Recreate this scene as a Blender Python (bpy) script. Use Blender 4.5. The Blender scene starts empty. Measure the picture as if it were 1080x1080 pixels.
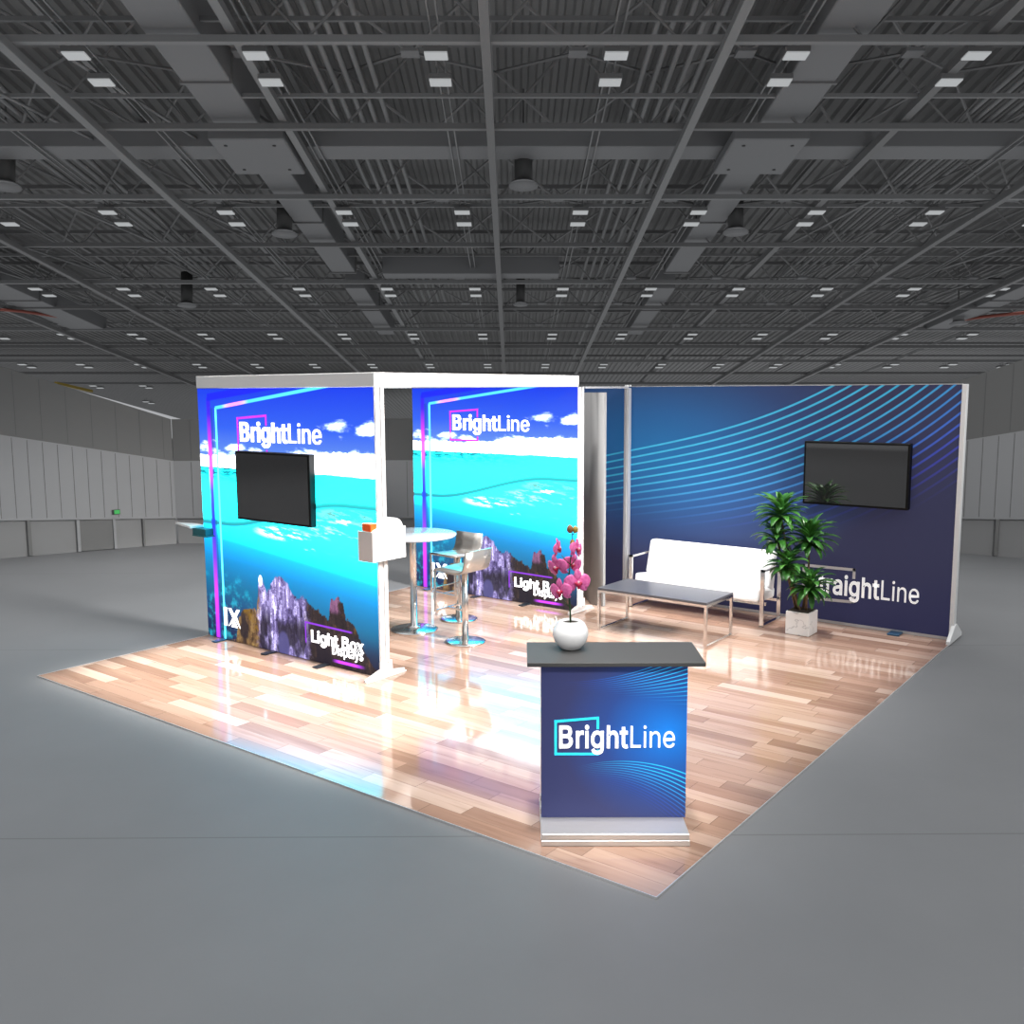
import bpy, bmesh, math, random
from mathutils import Vector, Matrix
random.seed(7)
S = bpy.context.scene
COL = S.collection

# ------------------------------------------------------------------ camera, world, lights, exposure
def basis(yaw, pitch, roll):
    d = Vector((math.sin(yaw)*math.cos(pitch), math.cos(yaw)*math.cos(pitch), math.sin(pitch)))
    r = d.cross(Vector((0, 0, 1))).normalized(); u = r.cross(d)
    return r*math.cos(roll)+u*math.sin(roll), -r*math.sin(roll)+u*math.cos(roll), d
EYE = Vector((2.1634, -3.9908, 2.515))
RT, UP, FW = basis(-0.65416, -0.12665, -0.0052)
cam = bpy.data.cameras.new('camera'); camo = bpy.data.objects.new('camera', cam); COL.objects.link(camo)
m = Matrix.Identity(4)
for i in range(3):
    m[i][0] = RT[i]; m[i][1] = UP[i]; m[i][2] = -FW[i]; m[i][3] = EYE[i]
camo.matrix_world = m
cam.sensor_width = 36; cam.sensor_fit = 'HORIZONTAL'; cam.lens = 36*1004.5/1080
cam.clip_end = 300
S.camera = camo
S.view_settings.view_transform = 'Standard'; S.view_settings.look = 'None'
S.view_settings.exposure = 0.0; S.view_settings.gamma = 1.0; S.view_settings.use_curve_mapping = False
W = bpy.data.worlds.new('world'); S.world = W; W.use_nodes = True
W.node_tree.nodes['Background'].inputs[0].default_value = (0.95, 0.97, 1.0, 1)
W.node_tree.nodes['Background'].inputs[1].default_value = 0.42

def area(name, loc, target, size, power, spread, color=(1, 1, 1), sy=None):
    l = bpy.data.lights.new(name, 'AREA'); l.energy = power; l.color = color; l.spread = math.radians(spread)
    l.shape = 'RECTANGLE'; l.size = size; l.size_y = sy or size
    o = bpy.data.objects.new(name, l); COL.objects.link(o); o.location = loc
    o.rotation_euler = (Vector(target)-Vector(loc)).to_track_quat('-Z', 'Y').to_euler()
    return o
area('booth_top_fill', (-3.12, 3.03, 5.7), (-3.12, 3.03, 0), 6.0, 92, 5, (1, 0.95, 0.90))  # unseen panel, added and shaped to brighten the booth floor alone
area('front_top_fill', (-4.3, 0.85, 5.7), (-4.3, 0.85, 0), 3.8, 34, 10, (1, 0.95, 0.88), 1.6)  # second unseen panel, added to lift the front left planks
area('counter_spotlight', (2.2, -3.2, 6.4), (-.5, .5, .5), 1.0, 7, 16, (1, .97, .93))
area('right_wall_fill', (3.2, 5.0, 3.6), (-1.2, 11.7, 1.2), 1.5, 42, 90)  # no lamp hangs here; fill added for the darker right hall wall
area('side_floodlight', (5.2, 3.0, 6.2), (-3.4, 3.4, 1.3), 2.2, 210, 38, (1, 0.98, 0.96))
area('sofa_fill', (-2.2, 1.6, 5.6), (-2.5, 5.6, .45), 1.0, 14, 26)  # unseen fill added to whiten the sofa front
def hall_area(name, p, look, sx, sy, power, spread):
    o = area(name, (0, 0, 0), (0, 0, 1), sx, power, spread, (.97, .985, 1), sy)
    z = -look; x = RT; y = z.cross(x)
    o.matrix_world = Matrix(((x.x, y.x, z.x, 0), (x.y, y.y, z.y, 0), (x.z, y.z, z.z, 0), (0, 0, 0, 1)))
    o.location = EYE+RT*p[0]+FW*p[1]+UP*p[2]
hall_area('hall_down_fill', (0, 14, 5.85), -UP, 44, 44, 4050, 100)  # hall-wide fill added over floor and walls, unseen from eye level
hall_area('hall_up_fill', (0, 26, 4.2), UP, 48, 52, 2300, 170)  # hall-wide fill added in mid-air to lift the roof, unseen from below

# ------------------------------------------------------------------ materials
def srgb(r, g, b):
    f = lambda c: (c/255)/12.92 if c/255 <= .04045 else ((c/255+.055)/1.055)**2.4
    return (f(r), f(g), f(b))
def mat(name, c, rough=.5, metal=0., emit=None, es=1., spec=.5, alpha=None):
    M = bpy.data.materials.new(name); M.use_nodes = True
    b = M.node_tree.nodes['Principled BSDF']
    b.inputs['Base Color'].default_value = (*c, 1); b.inputs['Roughness'].default_value = rough
    b.inputs['Metallic'].default_value = metal; b.inputs['Specular IOR Level'].default_value = spec
    if emit: b.inputs['Emission Color'].default_value = (*emit, 1); b.inputs['Emission Strength'].default_value = es
    return M
class N:
    """a socket with arithmetic, so that procedural patterns read as formulas"""
    def __init__(s, t, k): s.t = t; s.k = k
    def _m(s, op, *a):
        n = s.t.nodes.new('ShaderNodeMath'); n.operation = op
        for i, x in enumerate((s,)+a):
            if isinstance(x, N): s.t.links.new(x.k, n.inputs[i])
            else: n.inputs[i].default_value = x
        return N(s.t, n.outputs[0])
    def __add__(s, o): return s._m('ADD', o)
    __radd__ = __add__
    def __mul__(s, o): return s._m('MULTIPLY', o)
    __rmul__ = __mul__
    def __sub__(s, o): return s._m('SUBTRACT', o)
    def __rsub__(s, o): return (s*-1)+o
    def __truediv__(s, o): return s._m('DIVIDE', o)
    def abs(s): return s._m('ABSOLUTE')
    def floor(s): return s._m('FLOOR')
    def fract(s): return s._m('FRACT')
    def sqrt(s): return s._m('SQRT')
    def max(s, o): return s._m('MAXIMUM', o)
    def min(s, o): return s._m('MINIMUM', o)
    def gt(s, o): return s._m('GREATER_THAN', o)
    def lt(s, o): return s._m('LESS_THAN', o)
    def smooth(s, a, b, lo=0., hi=1.):
        n = s.t.nodes.new('ShaderNodeMapRange'); n.interpolation_type = 'SMOOTHSTEP'
        if a > b: a, b, lo, hi = b, a, hi, lo
        s.t.links.new(s.k, n.inputs[0])
        for i, x in enumerate((a, b, lo, hi)): n.inputs[i+1].default_value = x
        return N(s.t, n.outputs[0])
    def line(s, w, soft): return s.abs().smooth(w+soft, w)
    def ramp(s, stops, interp='LINEAR'):
        n = s.t.nodes.new('ShaderNodeValToRGB'); n.color_ramp.interpolation = interp
        e = n.color_ramp.elements
        while len(e) < len(stops): e.new(.5)
        for q, (p, c) in zip(e, stops):
            q.position = p; q.color = (*c, 1) if isinstance(c, tuple) else (c, c, c, 1)
        s.t.links.new(s.k, n.inputs[0]); return N(s.t, n.outputs[0])
def vec(t, x, y, z=0.):
    n = t.nodes.new('ShaderNodeCombineXYZ')
    for i, q in enumerate((x, y, z)):
        if isinstance(q, N): t.links.new(q.k, n.inputs[i])
        else: n.inputs[i].default_value = q
    return n.outputs[0]
def noise(t, x, y, z=0., detail=2., scale=1., rough=.5):
    n = t.nodes.new('ShaderNodeTexNoise'); n.inputs['Scale'].default_value = scale
    n.inputs['Detail'].default_value = detail; n.inputs['Roughness'].default_value = rough
    t.links.new(vec(t, x, y, z), n.inputs['Vector']); return N(t, n.outputs[0])
def white(t, x, y):
    n = t.nodes.new('ShaderNodeTexWhiteNoise'); n.noise_dimensions = '3D'
    t.links.new(vec(t, x, y, 0), n.inputs['Vector']); return N(t, n.outputs['Value'])
def mix(t, f, a, b):
    n = t.nodes.new('ShaderNodeMix'); n.data_type = 'RGBA'; n.clamp_factor = True
    for i, x in ((0, f), (6, a), (7, b)):
        if isinstance(x, N): t.links.new(x.k, n.inputs[i])
        else: n.inputs[i].default_value = (*x, 1) if isinstance(x, tuple) else x
    return N(t, n.outputs[2])
def scale_col(t, c, f):
    n = t.nodes.new('ShaderNodeVectorMath'); n.operation = 'SCALE'
    t.links.new(c.k, n.inputs[0])
    if isinstance(f, N): t.links.new(f.k, n.inputs['Scale'])
    else: n.inputs['Scale'].default_value = f
    return N(t, n.outputs[0])
def uv(t):
    n = t.nodes.new('ShaderNodeUVMap'); s = t.nodes.new('ShaderNodeSeparateXYZ'); t.links.new(n.outputs[0], s.inputs[0])
    return N(t, s.outputs[0]), N(t, s.outputs[1])
def objxyz(t):
    n = t.nodes.new('ShaderNodeTexCoord'); s = t.nodes.new('ShaderNodeSeparateXYZ'); t.links.new(n.outputs['Object'], s.inputs[0])
    return [N(t, s.outputs[i]) for i in range(3)]
def bsdf(M): return M.node_tree.nodes['Principled BSDF']
def put(M, inp, n): M.node_tree.links.new(n.k, bsdf(M).inputs[inp])

MT = {}
MT['white'] = mat('white_laminate', (.85, .85, .84), .4)
MT['alu'] = mat('silver_aluminium', (.58, .58, .59), .32, .4)
MT['chrome'] = mat('polished_steel', (.74, .72, .70), .2, 1.)
MT['brushed'] = mat('brushed_aluminium', (.66, .645, .63), .28, .6)
MT['post'] = mat('white_post', (.66, .65, .64), .4)
MT['black'] = mat('black_plastic', (.002, .002, .002), .5, spec=.2)
MT['screen'] = mat('television_glass', (.024, .024, .025), .03); MT['screen'].node_tree.nodes['Principled BSDF'].inputs['IOR'].default_value = 2.2
MT['slate'] = mat('dark_grey_laminate', (.058, .058, .058), .55)
MT['leather'] = mat('white_leather', (.92, .92, .92), .45)
MT['tabletop'] = mat('grey_glass', (.07, .07, .08), .28)
MT['whiteglow'] = mat('white_lettering', (.9, .9, .9), .5, emit=(1, 1, 1), es=2.2)
MT['whiteink'] = mat('white_ink', (.92, .92, .92), .6, emit=(1, 1, 1), es=.34)
MT['counterink'] = mat('white_counter_ink', (.92, .92, .92), .6, emit=(1, 1, 1), es=.55)
MT['silverink'] = mat('silver_ink', (.62, .60, .60), .6)
MT['magenta'] = mat('magenta_ink', (.5, .03, .7), .5, emit=(.62, .035, .85), es=1.)
MT['cyan'] = mat('cyan_ink', (.03, .7, .85), .5, emit=(.02, .72, .9), es=.55)
MT['darkfoot'] = mat('dark_steel', (.03, .035, .045), .3, .3)
MT['bluefoot'] = mat('blue_grey_steel', (.04, .11, .2), .3, .3)
MT['orange'] = mat('orange_plastic', (.9, .12, .01), .4)
MT['pinkwhite'] = mat('bounce_tinted_plastic', (.66, .62, .60), .35)  # warm tint paints in light reflected from the floor and orange cap
MT['teal'] = mat('teal_bracket', (.01, .12, .14), .4)
MT['ceramic'] = mat('white_ceramic', (.88, .88, .88), .2)
MT['soil'] = mat('dark_soil', (.03, .02, .012), .9)
MT['stemgreen'] = mat('green_stem', (.02, .06, .015), .5)
MT['stembrown'] = mat('brown_cane', (.16, .10, .05), .7)
MT['bud'] = mat('orchid_bud', (.45, .30, .05), .5)
MT['bud2'] = mat('orchid_bud_brown', (.30, .13, .05), .5)
MT['lip'] = mat('orchid_lip', (.45, .01, .06), .4)
MT['lipw'] = mat('orchid_lip_white', (.85, .6, .65), .4)
MT['exitgreen'] = mat('exit_sign_green', (.02, .25, .05), .5, emit=(.03, .30, .06), es=.7)
MT['darkbox'] = mat('dark_grey_metal', (.03, .03, .03), .5)
MT['lamp'] = mat('lamp_diffuser', (.2, .2, .2), .5, emit=(.86, .9, .92), es=.35)
MT['steel_d'] = mat('dim_painted_steel', (.155, .155, .157), .5)
MT['steel_l'] = mat('pale_painted_steel', (.195, .197, .20), .45)
MT['duct'] = mat('galvanised_duct', (.178, .18, .186), .55)
MT['deck'] = mat('corrugated_deck', (.165, .165, .165), .6)
MT['redpipe'] = mat('red_pipe', (.26, .06, .04), .5)
MT['yellow'] = mat('yellow_steel', (.35, .25, .03), .5)
MT['wallup'] = mat('upper_wall_panel', (.15, .15, .147), .7)
MT['walllow'] = mat('lower_wall_panel', (.30, .303, .308), .7)
MT['wallbase'] = mat('wall_base_panel', (.25, .25, .25), .7)
MT['doorgrey'] = mat('grey_door', (.165, .165, .162), .7)
MT['seam'] = mat('panel_joint', (.12, .12, .12), .8)
MT['curtain'] = mat('grey_fabric', (.27, .27, .27), .8)

def petal_mat():
    M = mat('orchid_petal', (.7, .1, .35), .5); t = M.node_tree; x, y, z = objxyz(t)
    f = noise(t, x*60, y*60, z*60, 3)
    put(M, 'Base Color', f.ramp([(.3, (.72, .085, .33)), (.7, (.92, .22, .52))])); return M
MT['petal'] = petal_mat()
def leaf_mat():
    M = mat('leaf_green', (.04, .15, .02), .35); t = M.node_tree; x, y, z = objxyz(t)
    f = noise(t, x*9, y*9, z*9, 3)
    put(M, 'Base Color', f.ramp([(.3, (.018, .085, .014)), (.55, (.04, .16, .022)), (.75, (.10, .26, .045))])); return M
MT['leaf'] = leaf_mat()
def marble_mat():
    M = mat('white_marble', (.8, .8, .8), .25); t = M.node_tree; x, y, z = objxyz(t)
    w = noise(t, x*6, y*6, z*6, 4); v = (noise(t, x*7+w*1.2, y*7+w, z*7, 5)-.5).line(.004, .02)
    put(M, 'Base Color', mix(t, v*.6, (.72, .70, .68), (.35, .34, .34))); return M
MT['marble'] = marble_mat()
def concrete_mat():
    M = mat('hall_concrete', (.3, .3, .3), .55, spec=.3); t = M.node_tree; x, y, z = objxyz(t)
    f = noise(t, x*.5, y*.5, 0, 6, 1, .6); g = noise(t, x*.12+4, y*.12, 0, 2)
    c = (f*.5+g*.5).ramp([(.3, (.165, .168, .172)), (.7, (.215, .217, .222))])
    q = (x*FW.x+y*FW.y)  # joints run across the hall
    jx = ((q/4.0+.33).fract()-.5).line(.0012, .0006)
    put(M, 'Base Color', mix(t, jx*.45, c, (.07, .07, .07))); return M
MT['concrete'] = concrete_mat()
def wood_mat():
    M = mat('wood_planks', (.4, .25, .15), .085, spec=1.); t = M.node_tree; x, y, z = objxyz(t)
    r = (y/.128).floor(); q = (x+white(t, r, 3.3)*1.3)/(white(t, r, 9.1)*.35+.72); k = q.floor()
    rnd = white(t, r, k); rnd2 = white(t, r+.5, k+17.)
    base = rnd.ramp([(0, (.29, .175, .125)), (.25, (.36, .22, .158)), (.55, (.42, .27, .20)), (.8, (.48, .335, .26)), (1, (.58, .44, .36))])
    g = noise(t, x*1.6+rnd2*40, y*26, rnd*9, 5, 1, .6)
    g2 = noise(t, x*.7+rnd*60, y*9, rnd2*7, 4)
    c = mix(t, g.smooth(.48, .75)*.4, base, (.17, .085, .05))
    c = mix(t, g2.smooth(.5, .8)*.3, c, (.72, .55, .42))
    jy = ((y/.128).fract()-.5).abs().smooth(.488, .496); jx = (q.fract()-.5).abs().smooth(.4975, .499)
    c = mix(t, jy.max(jx)*.7, c, (.06, .03, .02))
    put(M, 'Base Color', c); return M
MT['wood'] = wood_mat()

def reef_print():
    M = mat('reef_backlit_fabric', (.02, .02, .02), .7, spec=.1); t = M.node_tree; u, v = uv(t)
    # sky
    c = v.ramp([(.74, (.12, .26, .75)), (.85, (.03, .12, .85)), (1, (.008, .05, .85))])
    cl = noise(t, u*5.5+3.1, v*15+1.2, 0, 6, 1, .6)
    thr = (u.smooth(.4, 1)*.06)+v.smooth(.86, .74)*.15
    c = mix(t, (cl+thr).smooth(.66, .86)*v.smooth(.90, .82)*.75, c, (1.5, 1.7, 2.0))
    for (cu, cv, ru, rv) in ((.81, .862, .075, .020), (.985, .855, .06, .025), (.24, .77, .07, .02)):
        d = (((u-cu)/ru)*((u-cu)/ru)+((v-cv)/rv)*((v-cv)/rv)).sqrt()
        c = mix(t, (d+(cl-.5)*4.5).smooth(1.15, .1)*.7, c, (1.3, 1.6, 2.0))
    # breaking wave band
    lump = noise(t, u*24, v*24, 2.2, 4)
    top = (u.smooth(.3, .9)*.03)+.742
    c = mix(t, (top-v+(lump-.5)*.035).smooth(-.004, .006), c, (2.4, 2.5, 2.6))
    bot = (noise(t, u*22, 1., 5.5, 4)-.5)*.012+.695
    wat = (bot-v).smooth(-.003, .003)
    rip = noise(t, u*20, v*75, 1.1, 5, 1, .65)
    wcol = v.ramp([(.45, (.015, 1.5, 1.75)), (.6, (.02, 1.9, 1.9)), (.69, (.02, 1.25, 1.3))])
    wcol = mix(t, rip.smooth(.42, .56)*v.smooth(.625, .68)*u.smooth(.85, .3), wcol, (.0, .33, .42))
    c = mix(t, wat, c, wcol)
    # the water line
    g = u.smooth(.15, .85)*.117+.474
    vv = v+u*.10-.04
    under = vv.ramp([(0, (.012, .028, .10)), (.10, (.012, .06, .2)), (.2, (.006, .19, .40)), (.30, (.005, .29, .68)), (.375, (.005, .42, .95)), (.43, (.01, .85, 1.5)), (.50, (.02, 1.5, 1.8))])
    und = (g-v).smooth(-.002, .002)
    c = mix(t, und, c, under)
    c = mix(t, (v-g).line(.004, .014)*.82, c, (.02, .24, .25))
    # floating glints and weed under the line
    ca = noise(t, u*11, v*60+u*6, 4.4, 5, 1, .65)
    for (cu, cv, ru, rv, col, th) in ((.50, .462, .19, .030, (.75, 1.6, 1.5), .46), (.80, .50, .26, .045, (.30, 1.0, .85), .52), (.86, .553, .19, .028, (.16, .34, .24), .47), (.84, .54, .05, .018, (1.2, 1.7, 1.6), .5), (.9, .43, .2, .05, (.03, .75, .8), .55), (.65, .415, .04, .012, (.5, 1.3, 1.5), .5)):
        d = (((u-cu)/ru)*((u-cu)/ru)+((v-cv)/rv)*((v-cv)/rv)).sqrt()
        c = mix(t, d.smooth(1.0, .5)*ca.smooth(th, th+.10)*.85, c, col)
    ml = noise(t, u*22, v*22, 8.8, 5, 1, .6)
    c = mix(t, ml.smooth(.5, .68)*u.smooth(.42, .2)*v.smooth(.30, .22)*.6, c, (.02, .55, .75))
    c = mix(t, u.smooth(.60, .95)*v.smooth(.16, .04)*.8, c, (.013, .014, .04))
    # coral silhouettes
    prof = u.ramp([(0, 0.), (.185, 0.), (.205, .09), (.24, .14), (.30, .152), (.325, .14), (.345, .255), (.355, .287), (.375, .262), (.395, .225), (.43, .27), (.45, .297), (.485, .298), (.53, .262), (.57, .222), (.61, .238), (.64, .215), (.69, .198), (.745, .165), (.762, .245), (.80, .262), (.825, .235), (.84, .18), (.885, .170), (.92, .10), (.96, .045), (1, .02)])
    jag = noise(t, u*38, v*38, 3.3, 5, 1, .7)
    mask = (prof+(jag-.5)*.075-v).smooth(-.004, .004)
    rough = noise(t, u*52, v*17+jag*3, 6.6, 4, 1, .7)
    pur = rough.ramp([(.34, (.03, .02, .08)), (.48, (.22, .17, .46)), (.62, (.55, .48, .85)), (.72, (.85, .8, 1.))])
    och = rough.ramp([(.34, (.035, .018, .012)), (.5, (.20, .11, .05)), (.66, (.45, .28, .10))])
    drk = rough.ramp([(.35, (.008, .006, .012)), (.55, (.045, .028, .03)), (.72, (.16, .08, .05))])
    pin = rough.ramp([(.35, (.06, .02, .07)), (.6, (.38, .16, .32))])
    zu = u+(jag-.5)*.08
    cc = mix(t, zu.smooth(.32, .355), och, pur)
    cc = mix(t, zu.smooth(.60, .65), cc, drk)
    cc = mix(t, zu.smooth(.75, .765)*zu.smooth(.815, .795)*v.smooth(.19, .21), cc, pin)
    yb = noise(t, u*14, v*14, 7.7, 3)
    cc = mix(t, yb.smooth(.55, .62)*v.smooth(.22, .18)*(zu.smooth(.36, .33)+zu.smooth(.6, .64)*v.smooth(.08,.12)*.7)*.8, cc, (.30, .16, .015))
    cc = mix(t, noise(t, u*12, v*7, 12.1, 4).smooth(.47, .58)*v.smooth(.19, .10)*.9, cc, (.016, .012, .024))
    pal = (((u-.485)/.035)*((u-.485)/.035)+((v-.035)/.055)*((v-.035)/.055)).smooth(1.2, .6)
    cc = mix(t, pal*.8, cc, (.12, .11, .33))
    c = mix(t, mask, c, cc)
    c = mix(t, (((u-.357)/.012)*((u-.357)/.012)+((v-.268)/.022)*((v-.268)/.022)).smooth(1.3, .6), c, (.95, .95, 1.2))
    # neon frame lines
    blu = v.ramp([(0, (.55, .04, 1.2)), (.18, (.8, .05, 1.4)), (.33, (.22, .05, 1.3)), (.47, (.02, .07, 1.0)), (.60, (.10, .12, 1.2)), (.72, (1.2, .12, 1.5)), (.80, (.55, .04, 1.4)), (.90, (.06, .02, 1.1)), (1, (.008, .02, .85))])
    c = mix(t, (u-.069).line(.008, .010)*v.smooth(.968, .964), c, blu)
    c = mix(t, (u-.086).line(.006, .004)*v.smooth(.93, .92)*.45, c, (.01, .06, .5))
    dg = (v-.967-(u-.069)*.104)
    c = mix(t, dg.line(.011, .006)*u.smooth(.060, .064), c, (.010, .02, .95))
    c = mix(t, (u-.115).line(.0035, .004)*v.smooth(.928, .924), c, (.10, .85, 1.5))
    dc = (v-.926-(u-.117)*.122)
    cy = mix(t, (u-.24).abs().smooth(.09, .02), (.06, .45, 1.4), (1.2, .35, .9))
    c = mix(t, dc.line(.0045, .004)*u.smooth(.110, .114), c, cy)
    # thin violet rules round the caption
    vi = (.33, .05, .85)
    c = mix(t, (v-.143+(u-.616)*.012).line(.0025, .002)*u.smooth(.612, .615)*u.smooth(.875, .86), c, vi)
    c = mix(t, (u-.616).line(.0025, .002)*v.smooth(.145, .143)*v.smooth(.06, .07), c, vi)
    c = mix(t, (v-.022).line(.0035, .004)*u.smooth(.755, .80)*u.smooth(.94, .88), c, (.75, .06, 1.3))
    # the brighter the dye, the more of the backlight comes through
    sx = t.nodes.new('ShaderNodeSeparateColor'); t.links.new(c.k, sx.inputs[0])
    put(M, 'Emission Color', c); put(M, 'Emission Strength', (N(t, sx.outputs[1])*.75+N(t, sx.outputs[2])*.45).smooth(.3, 1.4, 1.0, 2.9))
    return M
MT['reef'] = reef_print()

def wave_print():
    """wide back wall: metres along the wall and up it are carried in the UV map"""
    M = mat('wave_fabric', (.03, .05, .2), .65, spec=.15); t = M.node_tree; u, v = uv(t)
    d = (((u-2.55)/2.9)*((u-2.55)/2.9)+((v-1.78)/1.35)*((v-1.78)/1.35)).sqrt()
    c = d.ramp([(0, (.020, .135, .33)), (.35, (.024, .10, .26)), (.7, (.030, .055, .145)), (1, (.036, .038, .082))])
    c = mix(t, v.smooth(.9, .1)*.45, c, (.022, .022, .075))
    A = u*u*u*.019776-u*u*.13961+u*.537755+1.056399
    Sp = u*u*.000404+u*.002526+.080312
    k = (A-v)/Sp; f = (k+.5).fract()-.5
    w = f.line(.085, .07)*k.gt(-.5)*k.lt(18.5)
    fade = (k-u*2.3).smooth(3.6, -6.5)
    lc = (k-u*1.2).ramp([(0, (.05, .42, .72)), (1, (.05, .42, .72))])
    lc = mix(t, (k*.075).smooth(.2, 1.1), (.05, .36, .56), (.05, .06, .42))
    a = (k-(u-2)*2.3).smooth(9.5, 2.0).max(0.)
    c = mix(t, w*a, c, lc)
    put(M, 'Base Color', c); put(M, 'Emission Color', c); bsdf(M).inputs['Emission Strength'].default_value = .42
    return M
MT['wave'] = wave_print()
def counter_print():
    M = mat('counter_fabric', (.03, .05, .2), .5, spec=.2); t = M.node_tree; u, v = uv(t)
    d = (((u-.88)/.75)*((u-.88)/.75)+((v-.56)/.62)*((v-.56)/.62)).sqrt()
    c = d.ramp([(0, (.012, .20, .70)), (.3, (.016, .115, .44)), (.6, (.025, .06, .23)), (1, (.036, .042, .12))])
    A = u*u*.28-u*.09+.9; Sp = u*u*.020+.0085
    k = (A-v)/Sp; w = ((k+.5).fract()-.5).line(.06, .12)*k.gt(-.5)*k.lt(13.5)
    a = u.smooth(.08, .75)*(k-u*9).smooth(5., -3.)
    c = mix(t, w*a, c, mix(t, u.smooth(.3, .9), (.02, .10, .62), (.03, .50, .95)))
    A = .374-(u-.55)*(u-.55)*.42; Sp = u*u*.024+.008
    k = (A-v)/Sp; w = ((k+.5).fract()-.5).line(.06, .12)*k.gt(-.5)*k.lt(13.5)
    a = u.smooth(.22, .8)*k.smooth(15., 0.)
    c = mix(t, w*a, c, mix(t, k.smooth(1., 11.), (.03, .55, .95), (.02, .09, .62)))
    put(M, 'Base Color', c); put(M, 'Emission Color', c); bsdf(M).inputs['Emission Strength'].default_value = .36
    return M
MT['counterprint'] = counter_print()

# ------------------------------------------------------------------ mesh builder
class MB:
    def __init__(s): s.b = bmesh.new()
    def box(s, x0, y0, z0, x1, y1, z1, M=None):
        vs = [s.b.verts.new(Vector(p) if M is None else M @ Vector(p)) for p in
              ((x0, y0, z0), (x1, y0, z0), (x1, y1, z0), (x0, y1, z0), (x0, y0, z1), (x1, y0, z1), (x1, y1, z1), (x0, y1, z1))]
        for f in ((3, 2, 1, 0), (4, 5, 6, 7), (0, 1, 5, 4), (1, 2, 6, 5), (2, 3, 7, 6), (3, 0, 4, 7)):
            s.b.faces.new([vs[i] for i in f])
        return s
    def bevbox(s, x0, y0, z0, x1, y1, z1, r, seg=2, M=None):
        t = bmesh.new(); mb = MB(); mb.b = t; mb.box(x0, y0, z0, x1, y1, z1, M)
        bmesh.ops.bevel(t, geom=t.edges[:], offset=r, segments=seg, profile=.5, affect='EDGES')
        s.join(t); return s
    def join(s, t):
        me = bpy.data.meshes.new('tmp'); t.to_mesh(me); t.free(); s.b.from_mesh(me); bpy.data.meshes.remove(me)
    def rod(s, a, b, r, n=8, r2=None):
        return s.tube([a, b], r, n, r2)
    def tube(s, pts, r, n=8, r2=None, cap=True):
        pts = [Vector(p) for p in pts]; rings = []
        nrm = None
        for i, p in enumerate(pts):
            d = (pts[min(i+1, len(pts)-1)]-pts[max(i-1, 0)]).normalized()
            if nrm is None:
                nrm = d.orthogonal().normalized()
            else:
                nrm = (nrm-d*nrm.dot(d)).normalized()
            bn = d.cross(nrm); q = i/(len(pts)-1); rr = r if r2 is None else r+(r2-r)*q
            rings.append([s.b.verts.new(p+nrm*rr*math.cos(2*math.pi*k/n)+bn*rr*math.sin(2*math.pi*k/n)) for k in range(n)])
        for A, B in zip(rings, rings[1:]):
            for k in range(n):
                f = s.b.faces.new((A[k], A[(k+1) % n], B[(k+1) % n], B[k])); f.smooth = n > 5
        if cap: s.b.faces.new(rings[0][::-1]); s.b.faces.new(rings[-1])
        return s
    def bar(s, a, b, w, h, up=(0, 0, 1)):
        """square bar between two points: w sideways, h along up"""
        a = Vector(a); b = Vector(b); d = (b-a).normalized(); up = Vector(up)
        if abs(d.dot(up)) > .95: up = Vector((0, 1, 0))
        x = d.cross(up).normalized(); y = x.cross(d)
        R = [[s.b.verts.new(p+x*sx*w/2+y*sy*h/2) for sx, sy in ((-1, -1), (1, -1), (1, 1), (-1, 1))] for p in (a, b)]
        for k in range(4): s.b.faces.new((R[0][k], R[0][(k+1) % 4], R[1][(k+1) % 4], R[1][k]))
        s.b.faces.new(R[0][::-1]); s.b.faces.new(R[1]); return s
    def lathe(s, prof, n=32, c=(0, 0, 0)):
        c = Vector(c); rings = []
        for r, z in prof:
            if r < 1e-6: rings.append([s.b.verts.new(c+Vector((0, 0, z)))])
            else: rings.append([s.b.verts.new(c+Vector((r*math.cos(2*math.pi*k/n), r*math.sin(2*math.pi*k/n), z))) for k in range(n)])
        for A, B in zip(rings, rings[1:]):
            for k in range(n):
                q = (k+1) % n
                if len(A) == 1 and len(B) > 1: f = s.b.faces.new((A[0], B[q], B[k]))
                elif len(B) == 1 and len(A) > 1: f = s.b.faces.new((A[k], A[q], B[0]))
                elif len(A) > 1: f = s.b.faces.new((A[k], A[q], B[q], B[k]))
                else: continue
                f.smooth = True
        return s
    def prism(s, poly, y0, y1, M=None):
        """outline in (x, z) pushed from y0 to y1"""
        T = (lambda p: p) if M is None else (lambda p: M @ p)
        A = [s.b.verts.new(T(Vector((x, y0, z)))) for x, z in poly]; B = [s.b.verts.new(T(Vector((x, y1, z)))) for x, z in poly]
        n = len(poly); s.b.faces.new(A); s.b.faces.new(B[::-1])
        for k in range(n): s.b.faces.new((A[(k+1) % n], A[k], B[k], B[(k+1) % n]))
        return s
    def sheet(s, x0, z0, x1, z1, y, uvr):
        """print facing -y with its UV rectangle, on a thin solid slab"""
        L = s.b.loops.layers.uv.verify()
        vs = [s.b.verts.new((x, y, z)) for x, z in ((x0, z0), (x1, z0), (x1, z1), (x0, z1))]
        f = s.b.faces.new(vs)
        for l, q in zip(f.loops, ((uvr[0], uvr[1]), (uvr[2], uvr[1]), (uvr[2], uvr[3]), (uvr[0], uvr[3]))): l[L].uv = q
        return s
    def build(s, name, m, parent=None, loc=None, recalc=True):
        if recalc: bmesh.ops.recalc_face_normals(s.b, faces=s.b.faces[:])
        me = bpy.data.meshes.new(name); s.b.to_mesh(me); s.b.free()
        me.materials.append(MT[m] if isinstance(m, str) else m)
        o = bpy.data.objects.new(name, me); COL.objects.link(o)
        if parent: o.parent = parent
        if loc: o.location = loc
        return o
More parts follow.
